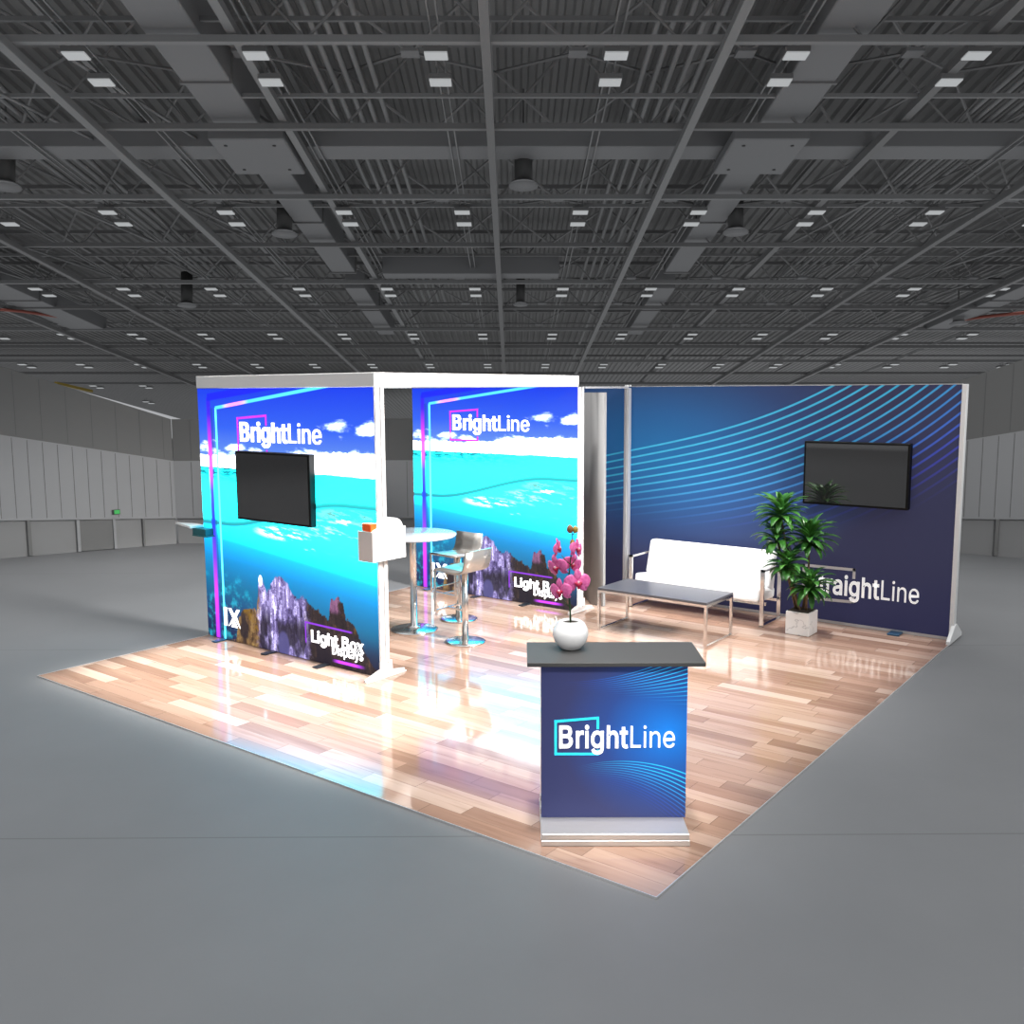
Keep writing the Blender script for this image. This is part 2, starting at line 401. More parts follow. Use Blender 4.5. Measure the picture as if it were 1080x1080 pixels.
def tag(o, label=None, cat=None, group=None, kind=None):
    if label: o['label'] = label
    if cat: o['category'] = cat
    if group: o['group'] = group
    if kind: o['kind'] = kind
    return o
def thing(name, label, cat, loc=(0, 0, 0), rz=0., group=None, mw=None):
    o = bpy.data.objects.new(name, None); COL.objects.link(o); o.empty_display_size = .1
    if mw is not None: o.matrix_world = mw
    else: o.location = loc; o.rotation_euler = (0, 0, rz)
    return tag(o, label, cat, group)
def copy_tree(o, parent=None):
    c = o.copy(); COL.objects.link(c)
    if parent: c.parent = parent
    for ch in list(o.children): copy_tree(ch, c)
    return c
def struct(o): o['kind'] = 'structure'; return o

# letter outlines, thousandths of an em: b = bold, r = regular
GL = {'bB':(480,[[(42,-17),(42,526),(245,526),(300,520),(345,505),(382,477),(405,438),(414,390),(410,345),(396,308),(375,284),(350,272),(385,258),(415,230),(433,190),(438,145),(428,92),(400,44),(358,8),(305,-12),(250,-17)],[(140,437),(239,437),(275,431),(300,412),(309,380),(299,345),(276,325),(239,317),(140,317)],[(140,229),(245,229),(290,221),(320,196),(328,155),(318,112),(290,86),(245,78),(140,78)]]),'bI':(235,[[(52,-17),(52,526),(166,526),(166,-17)]]),'bL':(393,[[(43,-17),(43,526),(142,526),(142,74),(378,74),(378,-17)]]),'bS':(447,[[(193,530),(227,533),(262,530),(294,524),(323,513),(350,498),(372,480),(391,459),(405,434),(414,407),(420,361),(324,361),(316,395),(307,410),(292,423),(273,433),(251,439),(225,441),(206,440),(189,437),(174,432),(161,425),(151,417),(143,408),(137,398),(133,387),(132,376),(133,363),(143,345),(164,330),(190,318),(301,286),(335,272),(369,251),(384,238),(398,223),(409,206),(418,186),(424,163),(425,138),(423,109),(414,80),(401,54),(382,31),(358,11),(331,-5),(298,-17),(263,-24),(224,-26),(186,-24),(152,-17),(121,-6),(93,9),(69,28),(50,50),(35,76),(26,105),(19,154),(119,154),(124,123),(129,110),(146,89),(158,81),(188,70),(205,67),(224,66),(244,67),(280,76),(294,83),(306,92),(316,102),(323,114),(327,126),(328,139),(327,151),(324,160),(319,168),(301,183),(258,201),(179,223),(138,237),(103,255),(74,277),(52,304),(39,336),(35,372),(38,403),(46,432),(61,458),(80,480),(104,499),(131,513),(161,524)]]),'bX':(474,[[(234,182),(-3,526),(113,526),(232,348),(238,337),(234,338),(-15,-17)],[(284,410),(365,526),(479,526),(242,185),(242,342),(488,-17)],[(274,395),(224,313),(204,275),(272,275),(245,326)],[(196,120),(100,-17),(373,-17),(247,166),(202,248),(273,248)]]),'ba':(389,[[(194,401),(226,399),(261,391),(295,375),(311,362),(325,347),(337,328),(347,306),(352,280),(354,252),(354,-17),(260,-17),(260,35),(282,34),(264,12),(238,-7),(222,-15),(203,-21),(160,-26),(134,-24),(110,-19),(87,-11),(66,1),(48,17),(33,35),(22,57),(15,81),(13,108),(15,131),(20,152),(29,170),(40,185),(54,198),(69,208),(103,222),(176,237),(243,245),(258,251),(259,256),(258,269),(252,288),(247,296),(232,307),(210,313),(196,314),(167,311),(156,307),(137,296),(119,275),(109,253),(17,281),(36,321),(50,342),(67,359),(86,373),(106,384),(128,392)],[(281,173),(255,163),(164,149),(140,143),(122,133),(116,128),(112,122),(109,105),(112,89),(116,82),(127,72),(146,65),(170,62),(189,64),(206,68),(220,74),(241,91),(249,102),(254,113),(259,139),(259,154)]]),'bg':(425,[[(163,399),(196,401),(220,400),(242,396),(261,388),(277,379),(301,357),(317,336),(296,336),(296,396),(389,396),(389,-10),(387,-43),(379,-73),(364,-99),(346,-121),(323,-139),(297,-152),(269,-161),(239,-166),(207,-168),(178,-166),(152,-162),(128,-156),(107,-147),(88,-136),(71,-123),(57,-109),(45,-93),(27,-63),(106,-18),(134,-54),(141,-61),(161,-73),(173,-77),(207,-80),(233,-78),(254,-72),(271,-62),(284,-48),(292,-30),(294,-5),(294,51),(315,50),(299,30),(288,19),(260,0),(241,-7),(219,-11),(195,-12),(163,-10),(132,-2),(104,12),(79,31),(57,54),(40,83),(27,115),(20,151),(17,191),(20,231),(27,267),(40,301),(57,330),(78,355),(103,375),(132,390)],[(240,306),(224,311),(205,313),(186,311),(169,306),(155,298),(143,287),(133,273),(124,256),(118,237),(113,193),(118,148),(124,129),(133,113),(143,100),(155,90),(169,82),(186,78),(205,76),(224,78),(240,82),(254,89),(266,99),(276,112),(284,128),(290,146),(294,168),(295,193),(294,217),(290,238),(284,258),(276,274),(266,288),(254,298)]]),'bh':(410,[[(36,-17),(36,526),(131,526),(131,270),(77,270),(101,327),(119,355),(142,376),(168,390),(197,399),(227,401),(255,400),(280,394),(303,384),(324,369),(342,351),(356,328),(366,302),(372,273),(374,241),(374,-17),(279,-17),(279,234),(277,259),(270,278),(260,293),(247,303),(231,310),(210,312),(195,311),(181,308),(158,295),(149,286),(141,275),(132,245),(131,-17)]]),'bi':(167,[[(36,-17),(36,396),(131,396),(131,-17)],[(68,539),(84,541),(99,539),(113,534),(126,524),(135,512),(141,498),(143,483),(141,468),(135,454),(126,442),(113,433),(99,427),(84,426),(68,427),(54,433),(42,442),(32,454),(26,468),(24,483),(26,498),(32,512),(42,524),(54,533)]]),'bo':(415,[[(171,399),(207,401),(244,399),(277,389),(308,374),(334,354),(357,328),(375,299),(388,265),(395,228),(398,187),(395,148),(388,111),(375,77),(357,48),(334,22),(308,2),(277,-13),(244,-22),(207,-25),(171,-22),(138,-13),(108,2),(81,22),(59,48),(41,77),(28,111),(20,148),(17,187),(20,228),(28,265),(41,299),(59,328),(81,354),(108,374),(138,389)],[(207,313),(187,311),(170,305),(156,297),(143,285),(133,270),(124,252),(118,232),(113,187),(118,143),(124,124),(133,106),(143,91),(156,79),(170,71),(187,65),(207,64),(228,65),(245,71),(260,79),(272,91),(283,106),(291,124),(297,143),(301,165),(302,187),(301,210),(297,232),(291,252),(283,270),(272,285),(260,297),(245,305),(228,311)]]),'br':(259,[[(188,400),(224,402),(260,400),(260,302),(207,309),(192,308),(179,305),(156,293),(140,275),(135,264),(132,251),(131,-17),(36,-17),(36,396),(129,396),(129,338),(105,338),(110,348),(124,366),(143,381),(165,393)]]),'bt':(227,[[(48,92),(48,488),(143,488),(144,85),(146,77),(152,70),(178,67),(215,73),(233,-10),(211,-17),(194,-20),(168,-21),(134,-18),(105,-8),(80,9),(62,32),(51,60)],[(-11,396),(-11,310),(221,310),(221,396)]]),'bx':(379,[[(188,117),(-4,396),(109,396),(238,189),(145,189),(179,245),(219,315),(272,396),(384,396),(192,113),(192,268),(390,-17),(278,-17),(142,199)],[(-12,-17),(189,273)],[(193,128),(174,94),(101,-17)],[(210,158),(235,199)]]),'rD':(502,[[(60,0),(60,509),(125,509),(125,0)],[(93,452),(93,509),(225,509),(273,505),(315,495),(353,478),(385,455),(412,426),(433,391),(449,351),(458,306),(462,255),(458,205),(449,159),(433,119),(411,83),(384,54),(351,31),(312,14),(268,3),(219,0),(96,0),(96,57),(215,57),(254,60),(288,68),(318,81),(343,99),(363,122),(379,149),(390,181),(397,216),(399,255),(397,294),(390,329),(379,361),(364,388),(344,410),(320,428),(291,441),(258,449),(221,452)]]),'rL':(393,[[(60,0),(60,509),(125,509),(125,57),(361,57),(361,0)]]),'ra':(389,[[(173,383),(208,384),(255,375),(271,369),(300,350),(312,336),(322,320),(330,301),(335,278),(337,251),(337,0),(277,0),(277,52),(272,52),(260,34),(242,16),(215,1),(199,-4),(160,-9),(137,-7),(115,-3),(94,5),(76,15),(60,29),(48,45),(38,63),(32,84),(30,108),(32,128),(36,146),(43,161),(53,174),(64,184),(92,200),(125,211),(257,231),(271,240),(276,257),(275,272),(272,285),(267,297),(260,307),(251,315),(240,322),(227,327),(212,330),(196,331),(178,330),(163,327),(137,316),(118,301),(104,283),(100,274),(41,291),(51,313),(64,331),(79,346),(95,358),(114,368),(133,375)],[(276,190),(267,184),(221,174),(147,163),(134,159),(112,147),(103,139),(97,130),(93,118),(92,105),(93,93),(96,82),(109,64),(119,57),(142,48),(170,45),(192,47),(211,51),(228,59),(242,68),(254,80),(263,93),(270,108),(274,122),(276,138)]]),'re':(404,[[(172,382),(205,384),(226,383),(246,380),(266,374),(285,366),(303,355),(319,341),(334,324),(347,305),(357,282),(365,256),(370,227),(371,169),(75,169),(75,221),(338,221),(310,202),(308,226),(304,248),(298,269),(277,301),(263,314),(246,323),(227,328),(205,330),(183,328),(164,323),(146,313),(131,301),(119,286),(109,270),(102,251),(97,231),(96,178),(98,151),(102,127),(110,106),(121,88),(135,73),(151,61),(169,53),(190,48),(212,46),(241,49),(265,58),(276,65),(294,82),(306,105),(365,91),(358,72),(348,55),(335,39),(320,26),(302,14),(283,4),(261,-3),(237,-7),(212,-8),(177,-5),(145,3),(117,16),(92,35),(72,58),(56,85),(44,116),(37,150),(34,187),(36,224),(44,258),(55,290),(71,317),(91,340),(115,359),(142,373)]]),'ri':(167,[[(53,0),(53,379),(114,379),(114,0)],[(73,522),(84,524),(95,522),(105,518),(114,512),(121,504),(125,494),(126,483),(125,472),(121,463),(114,455),(105,448),(95,444),(84,443),(73,444),(63,448),(54,455),(47,463),(43,472),(41,483),(43,494),(47,504),(54,512),(63,518)]]),'rl':(189,[[(53,84),(53,509),(114,509),(114,83),(120,62),(126,57),(135,53),(157,52),(170,54),(181,3),(154,-2),(112,0),(91,8),(74,20),(62,37),(55,59)]]),'rn':(410,[[(200,382),(227,384),(252,383),(275,377),(295,369),(313,356),(328,340),(341,321),(350,298),(355,271),(357,240),(357,0),(296,0),(296,235),(293,263),(286,286),(273,304),(256,318),(235,326),(210,329),(192,328),(176,324),(161,317),(147,308),(136,297),(126,283),(119,266),(115,248),(114,0),(53,0),(53,379),(112,379),(112,287),(102,287),(116,319),(132,344),(152,362),(175,374)]]),'rp':(424,[[(207,383),(229,384),(259,382),(287,374),(313,361),(335,342),(354,320),(370,293),(381,261),(388,227),(390,189),(388,151),(381,116),(370,84),(355,57),(336,34),(313,16),(288,3),(260,-6),(229,-8),(208,-7),(189,-3),(159,12),(147,21),(118,59),(114,59),(114,-143),(53,-143),(53,379),(112,379),(112,319),(118,319),(137,346),(158,364),(171,373),(188,379)],[(220,330),(198,328),(178,322),(161,312),(147,299),(134,282),(125,263),(118,241),(114,216),(113,189),(114,162),(118,138),(125,115),(135,95),(147,78),(162,65),(179,55),(198,49),(220,47),(242,49),(262,55),(279,66),(294,80),(306,97),(316,117),(323,139),(327,163),(328,189),(327,215),(323,239),(316,261),(307,281),(295,298),(280,311),(262,322),(243,328)]]),'rs':(365,[[(161,383),(187,384),(212,383),(234,379),(254,372),(271,363),(286,352),(299,339),(318,308),(324,290),(268,277),(262,291),(254,304),(243,316),(228,325),(210,331),(187,333),(166,331),(147,326),(131,317),(119,305),(111,292),(109,277),(110,264),(115,253),(124,243),(136,235),(172,223),(261,200),(287,187),(306,171),(320,153),(328,131),(331,107),(329,85),(323,65),(312,47),(298,31),(281,18),(260,6),(236,-2),(210,-7),(182,-8),(157,-7),(133,-3),(112,3),(93,12),(76,24),(62,38),(50,54),(41,73),(36,94),(94,107),(101,87),(111,72),(124,60),(141,52),(160,47),(181,45),(206,47),(227,53),(244,62),(258,74),(265,88),(268,103),(266,115),(262,126),(254,136),(243,144),(212,155),(149,170),(118,180),(92,192),(72,208),(58,227),(50,249),(47,274),(49,295),(55,314),(65,332),(79,347),(95,360),(115,370),(137,378)]]),'ry':(389,[[(163,-1),(17,379),(84,379),(173,132),(206,21),(184,21),(216,132),(305,379),(371,379),(196,-77),(177,-107),(165,-119),(139,-136),(125,-141),(109,-144),(82,-145),(57,-142),(47,-139),(61,-86),(94,-90),(104,-89),(122,-81),(130,-74),(138,-64),(151,-36)]])}
def text_mesh(name, runs, x0, x1, z0, z1, y, m, parent, depth=.004):
    """lettering standing on the plane y, facing -y, fitted to the given width and height; runs = [(text, weight)]"""
    bm = bmesh.new(); off = 0
    for s, wgt in runs:
        for ch in s:
            if ch == ' ': off += 200; continue
            adv, loops = GL[wgt+ch]
            cu = bpy.data.curves.new('lettering', 'CURVE'); cu.dimensions = '2D'; cu.fill_mode = 'BOTH'; cu.extrude = .02
            for L in loops:
                sp = cu.splines.new('POLY'); sp.points.add(len(L)-1); sp.use_cyclic_u = True
                for q, (px, py) in zip(sp.points, L): q.co = ((off+px)/1000, py/1000, 0, 1)
            off += adv+(12 if wgt == 'b' else 0)
            o = bpy.data.objects.new('lettering', cu); COL.objects.link(o); bpy.context.view_layer.update()
            me = bpy.data.meshes.new_from_object(o.evaluated_get(bpy.context.evaluated_depsgraph_get()))
            bpy.data.objects.remove(o); bpy.data.curves.remove(cu); bm.from_mesh(me); bpy.data.meshes.remove(me)
    xs = [v.co.x for v in bm.verts]; ys = [v.co.y for v in bm.verts]
    ax, bx, ay, by = min(xs), max(xs), min(ys), max(ys)
    for v in bm.verts:
        X = x0+(v.co.x-ax)/(bx-ax)*(x1-x0); Z = z0+(v.co.y-ay)/(by-ay)*(z1-z0)
        v.co = Vector((X, y-(v.co.z+.02)/.04*depth, Z))
    mb = MB(); mb.b.free(); mb.b = bm
    return mb.build(name, m, parent)
def bracket(name, pts, w, y, m, parent, depth=.003):
    """open outline of bars on the plane y"""
    mb = MB()
    for a, b in pts:
        A = Vector((a[0], y-depth/2, a[1])); B = Vector((b[0], y-depth/2, b[1])); d = (B-A).normalized()*w/2
        mb.bar(A-d, B+d, depth, w, up=Vector((0, 1, 0)).cross(d).normalized())
    return mb.build(name, m, parent)

# ------------------------------------------------------------------ the hall (floor, walls, roof)
mb = MB(); mb.box(-45, -25, -.3, 45, 40, -.012); struct(mb.build('floor', 'concrete'))
PA, PB, PC, PD = Vector((-12.858, 2.670, 0)), Vector((-11.930, 5.138, 0)), Vector((-2.879, 11.618, 0)), Vector((-.292, 11.725, 0))
def wall(side, p, q, hp, hq, ext0=0., ext1=0., seams=()):
    """vertical hall wall from p to q; heights of base, belt and top at either end"""
    L = (q-p).length; d = (q-p)/L; n = Vector((d.y, -d.x, 0))    # n looks into the hall
    H = lambda k, s: hp[k]+(hq[k]-hp[k])*s/L
    M = Matrix(((d.x, -n.x, 0, p.x), (d.y, -n.y, 0, p.y), (0, 0, 1, 0), (0, 0, 0, 1)))
    s0, s1 = -ext0, L+ext1
    o = MB().prism([(s0, -.2), (s1, -.2), (s1, H(0, s1)), (s0, H(0, s0))], .06, .3, M).build('wall_'+side, 'wallbase'); struct(o)
    c = MB().prism([(s0, H(0, s0)), (s1, H(0, s1)), (s1, H(1, s1)), (s0, H(1, s0))], 0., .3, M).build('middle_panel', 'walllow', o)
    c = MB().prism([(s0, H(1, s0)), (s1, H(1, s1)), (s1, H(2, s1)), (s0, H(2, s0))], .015, .04, M).build('upper_panel', 'wallup', o)
    mb = MB()
    for s, k in seams: mb.prism([(s-.004, H(k, s)+.03), (s+.004, H(k, s)+.03), (s+.004, H(k+1, s)-.02), (s-.004, H(k+1, s)-.02)], -.003 if k == 0 else .012, .02, M)
    if seams: mb.build('panel_joint', 'seam', o)
    return M, H
hA, hB = (.583, 1.918, 2.99), (.424, 1.386, 2.076)
sm = [(s*.21-1.2, 0) for s in range(19)]+[(s*.36-1.1, 1) for s in range(11)]
ML, HL = wall('left', PA, PB, hA, hB, 3.2, 0, sm)
MR, HR = wall('right', PC, PD, hB, hA, 0, 3.2, [(2.637-s, k) for s, k in sm])
wall('back', PB, PC, hB, hB, 0, 0, [(s*.6+.3, 0) for s in range(18)]+[(s*1.1+.3, 1) for s in range(10)])
def mural(i, M, s0, s1, y0, y1, z0, z1, m):
    return struct(MB().box(s0, y0, z0, s1, y1, z1, M).build('trim_%d' % i, m))
i = 1
for flip in (False, True):
    M = MR if flip else ML; g = (lambda s: 2.637-s) if flip else (lambda s: s); Hh = HR if flip else HL
    for s, w in ((.43, .05), (1.13, .045), (1.67, .04), (2.12, .03), (-.5, .06), (-1.5, .06)):
        s0, s1 = sorted((g(s-w/2), g(s+w/2)))
        mural(i, M, s0, s1, .0, .06, 0, Hh(0, g(s))-.002, 'walllow' if s in (1.13, 1.67) else 'doorgrey'); i += 1
    s0, s1 = sorted((g(1.155), g(1.648)))
    struct(MB().box(s0, .03, 0, s1, .06, .49, M).build('door_%d' % (2 if flip else 1), 'doorgrey'))
t = thing('exit_sign', 'small green exit sign on the left hall wall above the grey door', 'sign', mw=ML @ Matrix.Translation((1.70, -.001, .562)))
MB().box(-.06, -.03, 0, .06, 0, .075).build('housing', 'darkbox', t)
MB().box(-.028, -.032, .006, .055, -.0301, .069).build('sign_face', 'exitgreen', t)

# roof frame: x across the hall, y down the hall, z up from eye level; the roof falls towards the back
HM = Matrix.Identity(4)
for k in range(3):
    HM[k][0] = RT[k]; HM[k][1] = FW[k]; HM[k][2] = UP[k]; HM[k][3] = EYE[k]
def hplace(o): o.matrix_world = HM; return o
def hthing(name, label, cat, p, group=None): return thing(name, label, cat, group=group, mw=HM @ Matrix.Translation(p))
R0, R1, RX = 8.6, 84., 27.
ordn = ['first', 'second', 'third', 'fourth', 'fifth', 'sixth', 'seventh', 'eighth', 'ninth', 'tenth', 'eleventh', 'twelfth', 'thirteenth', 'fourteenth', 'fifteenth', 'sixteenth', 'seventeenth', 'eighteenth', 'nineteenth', 'twentieth']
# corrugated deck, one sheet of ridges
mb = MB(); p = []
x = -RX
while x < RX: p += [(x, 7.60), (x+.10, 7.60), (x+.14, 7.54), (x+.22, 7.54)]; x += .26
A = [mb.b.verts.new((a, R0, z)) for a, z in p]; B_ = [mb.b.verts.new((a, R1, z)) for a, z in p]
for k in range(len(p)-1): mb.b.faces.new((A[k], A[k+1], B_[k+1], B_[k]))
mb.box(-RX, R0, 7.63, RX, R1, 7.75)
struct(hplace(mb.build('ceiling', 'deck', recalc=False)))

F_ = 1004.5
def yrow(y, h): return F_*h/(540-y)
# cross trusses, nearest first
truss_y = [12.1, 14.84, 18.15, 21.4, 24.85, 27.95, 31.3, 34.6, 37.9, 41.2, 44.5]
for k, ty in enumerate(truss_y):
    h = 6.0
    t = hthing('roof_truss', 'grey steel roof truss running across the hall, %s one from the front' % ordn[k], 'truss', (0, ty, h), 'cross trusses under the roof')
    half = min(RX-.5, 9+ty*.62)
    MB().bar((-half, 0, 0), (half, 0, 0), .09, .09).bar((-half, .10, .06), (half, .10, .06), .03, .03).build('bottom_chord', 'steel_l' if k % 2 == 0 else 'steel_d', t)
    MB().bar((-half, 0, 1.3), (half, 0, 1.3), .09, .09).build('top_chord', 'steel_d', t)
    w = MB(); n = int(half/2.37)
    for j in range(-n, n):
        a = j*2.37-.25; w.rod((a, 0, 0), (a+1.185, 0, 1.3), .02, 5); w.rod((a+1.185, 0, 1.3), (a+2.37, 0, 0), .02, 5)
    if k < 6: w.build('web', 'steel_d', t)
    else: w.b.free()
for k, (y, h) in enumerate(((20, 6.35), (101, 6.2), (217, 6.2), (269, 6.3), (305, 6.4))):
    ty = yrow(y, h); half = min(RX-.5, 9+ty*.62)
    o = hplace(MB().bar((-half, ty, h), (half, ty, h), .045, .06).build('purlin_bar', 'steel_l' if k in (1, 2) else 'steel_d'))
    tag(o, 'thin grey bar crossing the hall between the roof trusses, %s one from the front' % ordn[k], 'bar', 'thin cross bars under the roof')
# beams running down the hall: (x at height h, width, height of the bar)
beams = [(-11.0, 5.885, .12), (-6.4, 5.885, .13), (-3.56, 6.14, .12), (-.33, 5.885, .12), (2.71, 5.885, .12), (6.1, 6.14, .13), (9.2, 5.885, .12), (12.75, 5.885, .12), (-14.7, 5.885, .12)]
for k, (bx, h, w) in enumerate(sorted(beams)):
    o = hplace(MB().bar((bx, R0, h), (bx, 46, h), w, .12).bar((bx, R0, h+.9), (bx, 46, h+.9), w*.7, .08).build('roof_beam', 'steel_l' if k in (2, 3, 5) else 'steel_d'))
    tag(o, 'long grey steel beam running down the hall under the roof, %s from the left' % ordn[k], 'beam', 'long beams under the roof')
# pipe bundles
for nm, xs, h in (('beside the left duct', [-2.95+.21*q for q in range(5)], 6.66), ('beside the right duct', [1.98+.21*q for q in range(5)], 6.66),
              ('far left', [-9.0+.23*q for q in range(5)], 6.72), ('far right', [7.7+.23*q for q in range(5)], 6.72)):
    for q, px in enumerate(xs):
        o = hplace(MB().rod((px, R0, h), (px, 30, h), .045, 6).build('ceiling_pipe', 'steel_l'))
        tag(o, '%s grey pipe from the left in the bundle %s' % (ordn[q], nm), 'pipe', 'pipes in parallel bundles under the roof')
# thin diagonal bracing between trusses: part of a bracing frame per bay
for k in range(7):
    ya, yb = truss_y[k], truss_y[k+1]; half = 8+ya*.6
    n = int(half/2.37); ym = (ya+yb)/2
    t = hthing('bracing_frame', 'crossed thin bracing rods with plates in the %s roof bay from the front' % ordn[k], 'bracing', (0, ym, 6.5), 'crossed roof bracing')
    R = MB()
    for j in range(-n, n+1):
        cx = -1.44+j*2.37
        for sx in (-1, 1):
            for sy in (-1, 1): R.rod((cx, 0, .0), (cx+sx*1.18, sy*(yb-ya)/2, .35), .026, 5)
        MB().box(cx-.13, -.11, -.03, cx+.13, .11, .03).build('plate', 'duct', t)
    R.build('brace_rod', 'steel_d', t)
# hangers: slanting thin rods seen between the beams
# air ducts
def duct(name, label, x0, y0, z0, x1, y1, z1, flanges=()):
    t = hthing(name, label, 'duct', (0, 0, 0), 'air ducts under the roof')
    MB().bevbox(x0, y0, z0, x1, y1, z1, .015, 1).build('duct_body', 'duct', t)
    for a in flanges:
        mb = MB()
        if x1-x0 > y1-y0: mb.box(a, y0-.03, z0-.03, a+.05, y1+.03, z1+.03)
        else: mb.box(x0-.03, a, z0-.03, x1+.03, a+.05, z1+.03)
        mb.build('flange', 'steel_d', t)
    return t
duct('air_duct', 'wide grey rectangular air duct running down the left of the roof, nearest length', -4.72, R0, 6.15, -4.02, 15.2, 6.75, (10.5, 13.6))
duct('air_duct', 'grey rectangular air duct on the left beyond the cross duct, second length', -4.62, 17.2, 6.15, -4.02, 24.6, 6.7, (20.2, 24.4))
duct('air_duct', 'grey rectangular air duct on the left ending deep in the roof, third length', -4.6, 26.2, 6.15, -4.05, 33., 6.65, (29.,))
duct('air_duct', 'wide grey rectangular air duct running down the right of the roof, nearest length', 3.92, R0, 6.15, 4.62, 15.2, 6.75, (10.5, 13.6))
duct('air_duct', 'grey rectangular air duct on the right beyond the cross duct, second length', 3.92, 17.2, 6.15, 4.52, 24.6, 6.7, (20.2, 24.4))
duct('air_duct', 'grey rectangular air duct on the right ending deep in the roof, third length', 3.95, 26.2, 6.15, 4.5, 33., 6.65, (29.,))
duct('cross_duct', 'long grey cross duct spanning the hall above the nearest trusses', -16, 16.3, 6.25, 16, 16.9, 6.6)
duct('cross_duct', 'shorter pale grey cross duct in the middle of the roof, farther back', -3.3, 24.2, 6.05, 1.2, 24.7, 6.5)
duct('air_duct', 'grey air duct by the right hall wall, seen past the red pipe', 13.6, 23., 6.0, 14.3, 31.5, 6.5, (24., 27.))
duct('air_duct', 'grey air duct by the left hall wall, seen past the red pipe', -14.5, 22., 6.0, -13.4, 31.5, 6.5, (24., 27.))
for sx, nm in ((-1, 'left'), (1, 'right')):
    cxx = -4.32 if sx < 0 else 4.22
    t = hthing('duct_junction', 'square grey duct junction box where the cross duct meets the %s duct' % nm, 'junction box', (cxx, 16.2, 6.04), 'duct junction boxes')
    MB().bevbox(-.62, -.75, 0, .62, .85, .18, .02, 1).build('junction_body', 'duct', t)
    for bx in (-.4, .4):
        for by in (-.5, .6): MB().lathe([(0, -.012), (.03, -.012), (.03, .001)], 8, (bx, by, 0)).build('bolt', 'darkbox', t)
# hanging round speakers
for k, (px, py, h, r) in enumerate(((300, 248, 5.8, .26), (552, 197, 5.8, .26), (776, 246, 5.8, .26), (6, 198, 5.8, .26), (197, 323, 5.8, .26), (549, 322, 5.8, .2), (1011, 342, 5.8, .27))):
    y = F_*h/(540-py); x = (px-540)/F_*y
    pl = ['by the left duct', 'in the middle of the roof, nearest the front', 'by the right duct', 'at the left edge of the picture', 'left of the left duct, far back', 'in the middle, far back', 'by the right wall, pale and far back'][k]
    t = hthing('hanging_speaker', 'dark round hanging speaker with flared rim, %s' % pl if k != 6 else 'pale round hanging speaker with flared rim by the right wall', 'speaker', (x, y, h), 'round speakers hung under the roof')
    m = 'steel_l' if k == 6 else 'darkbox'
    MB().lathe([(0, .05), (r*.62, .05), (r*.62, .95 if k < 6 else .7), (0, .95 if k < 6 else .7)], 20).build('speaker_body', m, t)
    MB().lathe([(0, 0), (r, 0), (r, .03), (r*.62, .10), (0, .10)], 24).build('rim', 'duct', t)
    MB().rod((0, 0, .9 if k < 6 else .65), (0, 0, 1.75), .02, 5).build('hanger', 'steel_d', t)
# red sprinkler mains and a yellow rail
tag(hplace(MB().tube([(15.6, 25.0, 5.45), (14.4, 29, 5.95), (14.0, 30.5, 6.1)], .05, 8).build('sprinkler_pipe', 'redpipe')), 'thin red sprinkler pipe under the roof at the right', 'pipe')
tag(hplace(MB().tube([(-15.6, 25.0, 5.5), (-14.4, 28, 5.9), (-13.9, 30, 6.1)], .045, 8).build('sprinkler_pipe', 'redpipe')), 'thin red sprinkler pipe under the roof at the left', 'pipe')
tag(hplace(MB().bar((-18.2, 38, 5.15), (-18.1, 41, 5.2), .12, .1).build('crane_rail', 'yellow')), 'short yellow rail above the left hall wall', 'rail')

# ceiling lamps in pairs, with the thin twin track each column hangs from
def make_lamp():
    t = thing('ceiling_lamp', 'x', 'lamp')
    MB().box(-.16, -.115, .02, .16, .115, .09).build('housing', 'steel_d', t)
    MB().box(-.15, -.105, 0, .15, .105, .0201).build('diffuser', 'lamp', t)
    MB().bar((-.05, -.02, .09), (-.05, -.02, .22), .012, .012).bar((.05, -.02, .09), (.05, -.02, .22), .012, .012).build('hanger', 'steel_d', t)
    return t
proto = None
cols = list(range(-9, 11))
rows_word = ['nearest', 'second', 'third', 'fourth', 'fifth', 'sixth', 'seventh']
for r in range(7):
    vis = []
    for i in cols:
        x = -1.0+2.372*i
        for b in (0, 1):
            y = 12.55+6.57*r+(.78 if b else 0)
            px = 540+F_*x/y; py = 540-F_*6/y
            if not (-12 < px < 1092): continue
            if py > 388 and 190 < px < 1035: continue
            if r >= 5 and (px < 20 or px > 1060): continue
            vis.append((x, y, b, px))
    order = sorted({round(v[0], 3) for v in vis})
    for (x, y, b, px) in sorted(vis):
        n = order.index(round(x, 3))
        if proto is None: o = proto = make_lamp()
        else: o = copy_tree(proto)
        o.matrix_world = HM @ Matrix.Translation((x, y, 6.0))
        o['label'] = '%s ceiling lamp of the %s pair from the left in the %s lamp row' % ('farther' if b else 'nearer', ordn[n], rows_word[r])
        o['group'] = 'ceiling lamps under the hall roof'
for n, i in enumerate(range(-6, 8)):
    x = -1.0+2.372*i
    o = hplace(MB().bar((x-.05, R0, 6.22), (x-.05, 44, 6.22), .022, .03).bar((x+.06, R0, 6.22), (x+.06, 44, 6.22), .022, .03).build('lamp_track', 'steel_l'))
    tag(o, 'thin twin track carrying the %s line of ceiling lamps from the left' % ordn[n], 'track', 'lamp tracks under the roof')
